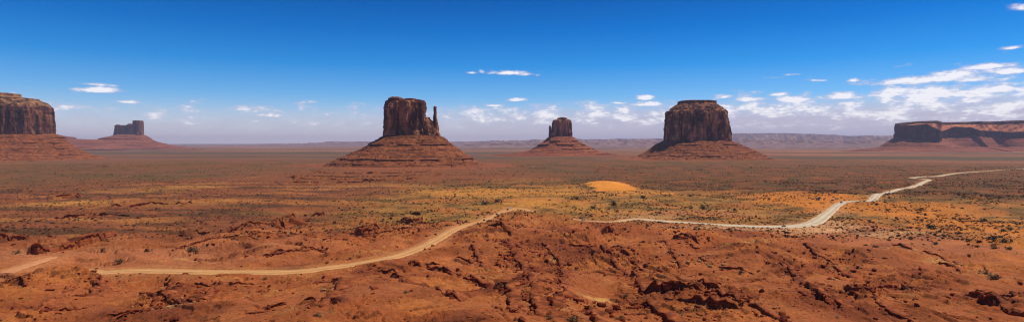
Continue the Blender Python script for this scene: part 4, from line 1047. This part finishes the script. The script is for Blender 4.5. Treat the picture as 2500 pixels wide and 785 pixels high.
def car(kind, colr, x, y, heading, label):
    z = float(road_lookup(np.array([x]), np.array([y]))[1][0]); d = float(road_lookup(np.array([x]), np.array([y]))[0][0])
    z = z+.14 if d < 0 else float(terrain(np.array([x]), np.array([y]))[0])
    r = empty({'suv': 'suv', 'sedan': 'car', 'van': 'van', 'pickup': 'pickup_truck'}[kind], (x, y, z), heading)
    tag(r, label, {'suv': 'car', 'sedan': 'car', 'van': 'van', 'pickup': 'pickup truck'}[kind])
    pm = PAINT[colr]
    if kind == 'pickup':
        W = 2.0
        V, Fc = extr([(-2.8,.5,0),(2.7,.5,0),(2.85,.8,0),(2.75,1.12,.3),(1.5,1.24,.3),(1.2,1.25,.3),(-.75,1.25,.3),(-.76,.95,.3),(-2.7,.95,.3),(-2.72,1.25,.3),(-2.85,1.25,.3),(-2.9,.8,0)], W, W-.1)
        mesh('body', V, Fc, pm, r)
        for s in (-1, 1):
            V, Fc = extr([(-2.8,.9,0),(-.76,.9,0),(-.76,1.26,0),(-2.8,1.26,0)], .08, .08); q = mesh('bed_side', V, Fc, pm, r); q.location = (0, s*.9, 0)
        cab = [(1.45,1.2,0),(.75,1.82,1),(-.6,1.84,1),(-.8,1.2,0)]; roof = [(.8,1.80,.9),(.6,1.90,1),(-.55,1.91,1),(-.66,1.80,.9)]; L = 5.8
    else:
        B = BODY[kind]; W = B['W']; L = B['L']; cab, roof = B['cab'], B['roof']
        V, Fc = extr(B['body'], W, W-.12); mesh('body', V, Fc, pm, r)
    V, Fc = extr(cab, W-.14, W-.5 if kind != 'van' else W-.3); mesh('windows', V, Fc, M_glass, r)
    V, Fc = extr(roof, W-.4, W-.5); mesh('roof', V, Fc, pm, r)
    wr = .4 if kind in ('van', 'pickup', 'suv') else .33
    for sx in (-.31, .31):
        for sy in (-1, 1): wheel(r, sx*L, sy*(W/2-.08), wr)
    for sy in (-1, 1):
        V, Fc = extr([(0,0,0),(.06,0,0),(.04,.16,0),(0,.16,0)], .3, .3)
        q = mesh('headlight', V, Fc, M_head, r); q.location = (L/2-.05, sy*(W/2-.3), .72 if kind != 'sedan' else .6)
        q = mesh('tail_light', V, Fc, M_tail, r); q.location = (-L/2+.02, sy*(W/2-.25), .8 if kind != 'sedan' else .7); q.rotation_euler = (0, 0, math.pi)
        V, Fc = extr([(0,0,0),(.14,0,0),(.14,.16,0),(0,.16,0)], .2, .2); q = mesh('side_mirror', V, Fc, M_trim, r); q.location = (L*.2, sy*(W/2+.08), 1.1 if kind != 'sedan' else .92)
    return r
def on_road(px, side=0, rev=False, lo=None, hi=None):
    k = np.argmin(np.abs(ROAD[:, 4]-px)) if lo is None else lo+np.argmin(np.abs(ROAD[lo:hi, 4]-px))
    a, b = ROAD[max(0, k-2)], ROAD[min(len(ROAD)-1, k+2)]; t = b[:2]-a[:2]; t /= np.linalg.norm(t)
    p = ROAD[k, :2]+np.array([-t[1], t[0]])*side; hd = math.atan2(t[1], t[0])+(math.pi if rev else 0)
    return p[0], p[1], hd
def rc(kind, colr, px, side, rev, label):
    X_, Y_, hd = on_road(px, side, rev); car(kind, colr, X_, Y_, hd, label)
rc('sedan', 'black', 1180, -1, True, 'black low car leading the line down the dirt road, nearest the camera')
rc('suv', 'grey', 1211, -1, True, 'dark grey boxy car second in the line on the dirt road')
rc('suv', 'red', 1238, -1, True, 'dark maroon car third in the line just below the road crest')
rc('suv', 'white', 1250, 2, True, 'white car with dark windows last in the line at the road crest')
rc('pickup', 'white', 1427, 0, True, 'white pickup truck alone where the road comes out behind the ridge')
rc('sedan', 'black', 1911, -2, True, 'black car alone on the widest pale stretch of the road before the bend')
rc('suv', 'grey', 2055, 0, False, 'dark grey car at the top of the bend, beside the pull-out')
rc('suv', 'black', 2172, 0, False, 'black car farthest away, alone on the pale road across the plain')
X_, Y_ = unproj(1996, 489); car('van', 'blue', X_, Y_, 2.8, 'silver blue van parked on the orange sand pull-out')
X_, Y_ = unproj(2001, 484.5); car('suv', 'black', X_, Y_, .2, 'black car parked behind the silver blue van')
X_, Y_ = unproj(2033, 488); car('sedan', 'red', X_, Y_, .1, 'dark maroon low car parked on sand between the van and the road')
X_, Y_ = unproj(2042, 484.5); car('suv', 'white', X_, Y_, .1, 'white car parked on sand at the end of the pull-out')

# ------------------------------------------------------------------ haze
hz = NT('haze_air'); hz.t.nodes.remove(hz.b); pv = hz.n('ShaderNodeVolumePrincipled')
pv.inputs['Color'].default_value = (.80, .78, .98, 1); pv.inputs['Density'].default_value = 2.5e-5; pv.inputs['Anisotropy'].default_value = 0
hz.l(pv.outputs[0], hz.out.inputs['Volume'])
a, b, c0, d0 = -37000.0, 37000.0, -28.0, 480.0
V = [(x_, y_, z_) for z_ in (c0, d0) for x_, y_ in ((a, a), (b, a), (b, b), (a, b))]
tag(mesh('haze', V, [(0,3,2,1),(4,5,6,7),(0,1,5,4),(1,2,6,5),(2,3,7,6),(3,0,4,7)], hz.m), kind='stuff')

# ------------------------------------------------------------------ sky, sun, camera
w = bpy.data.worlds.new('World'); SC.world = w; w.use_nodes = True; t = w.node_tree; t.nodes.clear()
def N(tp, **k):
    q = t.nodes.new(tp)
    for a_, b_ in k.items(): setattr(q, a_, b_)
    return q
def M(op, a_, b_=None, c_=None, clamp=False):
    q = N('ShaderNodeMath', operation=op, use_clamp=clamp)
    for i_, v in enumerate((a_, b_, c_)):
        if v is None: continue
        if hasattr(v, 'is_output'): t.links.new(v, q.inputs[i_])
        else: q.inputs[i_].default_value = v
    return q.outputs[0]
def VM(op, a_, b_=None, out=0):
    q = N('ShaderNodeVectorMath', operation=op)
    for i_, v in enumerate((a_, b_)):
        if v is None: continue
        if hasattr(v, 'is_output'): t.links.new(v, q.inputs[i_])
        else: q.inputs[i_].default_value = v
    return q.outputs[out]
out = N('ShaderNodeOutputWorld'); bg = N('ShaderNodeBackground'); t.links.new(bg.outputs[0], out.inputs[0])
sky = N('ShaderNodeTexSky'); sky.sky_type = 'NISHITA'; sky.sun_disc = False; sky.sun_elevation = SUN_EL; sky.sun_rotation = SUN_AZ
sky.air_density = 1.0; sky.dust_density = .6; sky.ozone_density = 2.0; sky.altitude = 1600
tc = N('ShaderNodeTexCoord'); dirv = VM('NORMALIZE', tc.outputs['Generated'])
sep = N('ShaderNodeSeparateXYZ'); t.links.new(dirv, sep.inputs[0])
el = M('ARCSINE', sep.outputs[2]); azn = M('ARCTAN2', sep.outputs[0], sep.outputs[1])
def ramp(fac, stops):
    r = N('ShaderNodeValToRGB'); e = r.color_ramp.elements
    while len(e) < len(stops): e.new(.5)
    for i_, (p_, c_) in enumerate(stops): e[i_].position = p_; e[i_].color = (*c_, 1)
    t.links.new(fac, r.inputs[0]); return r.outputs[0]
eln = M('DIVIDE', el, math.radians(20), clamp=True)
tint = ramp(eln, [(0, (1.3,1.12,1.25)), (.10, (1.0,1.04,1.28)), (.22, (.42,.84,1.28)), (.36, (.09,.64,1.2)), (.52, (.008,.47,1.05)), (.66, (.0,.35,.86)), (1, (.0,.27,.72))])
def mixc(f, a_, b_, mode='MIX'):
    q = N('ShaderNodeMix', data_type='RGBA', blend_type=mode)
    for sock, v in ((q.inputs[0], f), (q.inputs[6], a_), (q.inputs[7], b_)):
        if hasattr(v, 'is_output'): t.links.new(v, sock)
        elif hasattr(v, '__len__'): sock.default_value = (*v, 1)
        else: sock.default_value = v
    return q.outputs[2]
skyc = mixc(1, sky.outputs[0], tint, 'MULTIPLY')
CLOUDS = [(245,217,52,9,1),(235,205,40,4,.6),(275,208,16,4,.5),(316,248,30,4,.5),(385,275,34,11,.4),(655,280,38,8,.6),(620,294,22,5,.45),(770,301,18,5,.55),(840,299,24,7,.5),(540,297,20,5,.35),(905,300,22,5,.45),
 (1228,176,34,7,.95),(1290,180,22,5,.55),(1312,181,10,6,.45),(1150,177,10,3,.6),(1177,175,6,4,.5),(1203,256,27,5,.85),(1264,242,23,5.5,.95),(1575,238,23,6,.95),(1510,250,20,4,.85),(1582,253,44,7,.95),(1520,266,34,9,.7),
 (1455,274,46,9,.55),(1640,259,28,7,.6),(1768,235,24,7,.85),(1830,241,60,8,.85),(1925,241,46,10,.9),(1900,228,30,7,.85),(1895,188,22,3.5,.55),(1925,182,18,3,.5),(2008,196,18,3,.6),(2082,195,15,5,.95),(2050,233,58,13,.95),
 (1880,262,95,11,.6),(2050,258,70,10,.6),(2270,190,115,17,1),(2380,190,90,14,.85),(2200,218,66,9,.75),(2410,160,58,8,.9),(2470,172,60,11,.8),(2440,216,90,12,.9),(2380,244,60,11,.95),(2220,243,95,12,.75),(2300,232,60,9,.6),(2475,115,28,5,.65),(2495,18,24,10,.45),
 (2290,212,190,40,.62),(2430,225,120,40,.6),(1880,248,130,20,.5),(2060,246,100,20,.5),(1580,262,110,14,.4),(2120,266,90,10,.5),(2300,268,110,10,.5),(1130,288,46,8,.5),(1230,290,60,9,.5),(1330,286,70,9,.45),(1700,280,120,10,.4),(1140,285,20,4,.6), (480,300,60,6,.25), (2440,268,70,9,.5)]
uv = N('ShaderNodeCombineXYZ'); t.links.new(azn, uv.inputs[0]); t.links.new(el, uv.inputs[1])
nz = N('ShaderNodeTexNoise'); nz.inputs['Scale'].default_value = 26; nz.inputs['Detail'].default_value = 7; nz.inputs['Roughness'].default_value = .54
mp = N('ShaderNodeMapping'); mp.inputs['Scale'].default_value = (1, 2.6, 1); t.links.new(uv.outputs[0], mp.inputs[0]); t.links.new(mp.outputs[0], nz.inputs['Vector'])
nf = M('SUBTRACT', nz.outputs['Fac'], .5)
nz2 = N('ShaderNodeTexNoise'); nz2.inputs['Scale'].default_value = 110; nz2.inputs['Detail'].default_value = 5; t.links.new(mp.outputs[0], nz2.inputs['Vector'])
nf2 = M('SUBTRACT', nz2.outputs['Fac'], .5)
best = None; under = None
for px, py, rx, ry, k in CLOUDS:
    az_ = math.atan((px-CX)/F); el_ = math.atan((HY-py)/F*math.cos(az_)); ry = ry*1.25
    rxa = rx/F*math.cos(az_)**2*1.15; rya = ry/F*math.cos(az_)*1.0
    dx = M('MULTIPLY', M('SUBTRACT', azn, az_), 1/rxa); dy = M('MULTIPLY', M('SUBTRACT', el, el_-rya*.3), 1/rya)
    dyf = M('MAXIMUM', dy, M('MULTIPLY', dy, -2.0))
    q = M('SQRT', M('ADD', M('MULTIPLY', dx, dx), M('MULTIPLY', dyf, dyf)))
    m = M('MULTIPLY', M('SUBTRACT', 1.0, q), 1.0)
    m = M('MULTIPLY', M('ADD', m, .25), k)
    # soft amplitude
    best = m if best is None else M('SMOOTH_MAX', best, m, .12)
band = M('MULTIPLY', M('SUBTRACT', el, math.radians(2.6)), 1/math.radians(.95)); band = M('SUBTRACT', 1.0, M('MULTIPLY', band, band))
bz = N('ShaderNodeMapRange', interpolation_type='SMOOTHSTEP'); t.links.new(azn, bz.inputs[0]); bz.inputs[1].default_value = -.5; bz.inputs[2].default_value = .2; bz.inputs[3].default_value = .0; bz.inputs[4].default_value = .38
best = M('SMOOTH_MAX', best, M('ADD', M('MULTIPLY', band, .3), M('SUBTRACT', bz.outputs[0], .12)), .1)
cm = M('ADD', M('ADD', best, M('MULTIPLY', nf, 2.6)), M('MULTIPLY', nf2, .45))
cmask = N('ShaderNodeMapRange', interpolation_type='SMOOTHSTEP'); t.links.new(cm, cmask.inputs[0]); cmask.inputs[1].default_value = -.02; cmask.inputs[2].default_value = .85
inside = M('GREATER_THAN', best, -.55)
cov = M('MULTIPLY', M('MULTIPLY', cmask.outputs[0], inside), .93)
ccol = ramp(M('ADD', cm, M('MULTIPLY', nf2, .8)), [(0, (.52,.52,.68)), (.4, (.66,.64,.78)), (.8, (1.0,.98,1.03))])
# broad thin veil low in the sky, denser to the right
veil = N('ShaderNodeMapRange', interpolation_type='SMOOTHSTEP'); t.links.new(M('ADD', M('ADD', el, M('MULTIPLY', nf, .06)), M('MULTIPLY', azn, -.012)), veil.inputs[0])
veil.inputs[1].default_value = math.radians(3.5); veil.inputs[2].default_value = math.radians(1.2)
vr = N('ShaderNodeMapRange', interpolation_type='SMOOTHSTEP'); t.links.new(azn, vr.inputs[0]); vr.inputs[1].default_value = -.35; vr.inputs[2].default_value = .35; vr.inputs[3].default_value = .6; vr.inputs[4].default_value = .9
BGS = .10
cs = 1/BGS
skyc = mixc(M('MULTIPLY', veil.outputs[0], vr.outputs[0]), skyc, (.54*cs, .51*cs, .67*cs))
cc2 = mixc(1, ccol, (cs, cs, cs), 'MULTIPLY')
# keep HDR: the multiply above must not clamp
skyc = mixc(cov, skyc, cc2)
t.links.new(skyc, bg.inputs[0]); bg.inputs[1].default_value = BGS

sl_ = bpy.data.lights.new('sun', 'SUN'); sl_.energy = 3.8; sl_.angle = math.radians(.5); sl_.color = (1, .95, .87)
so = bpy.data.objects.new('sun', sl_); COL.objects.link(so)
sd = Vector((math.sin(SUN_AZ)*math.cos(SUN_EL), math.cos(SUN_AZ)*math.cos(SUN_EL), math.sin(SUN_EL)))
so.rotation_euler = sd.to_track_quat('Z', 'Y').to_euler(); so.location = sd*400

cam = bpy.data.cameras.new('camera'); co = bpy.data.objects.new('camera', cam); COL.objects.link(co)
co.location = (0, 0, H); co.rotation_euler = (math.radians(90), 0, 0)
cam.sensor_width = 36; cam.lens = 36*F/2500; cam.shift_y = -(392.5-HY)/2500; cam.clip_start = .5; cam.clip_end = 200000
SC.camera = co
SC.view_settings.view_transform = 'Standard'; SC.view_settings.look = 'None'; SC.view_settings.exposure = 0; SC.view_settings.gamma = 1
SC.cycles.max_bounces = 4; SC.cycles.diffuse_bounces = 2; SC.cycles.volume_bounces = 0
SC.cycles.use_denoising = True; SC.cycles.denoising_prefilter = 'NONE'; SC.cycles.pixel_filter_type = 'BLACKMAN_HARRIS'; SC.cycles.filter_width = 1.2; SC.cycles.use_adaptive_sampling = False
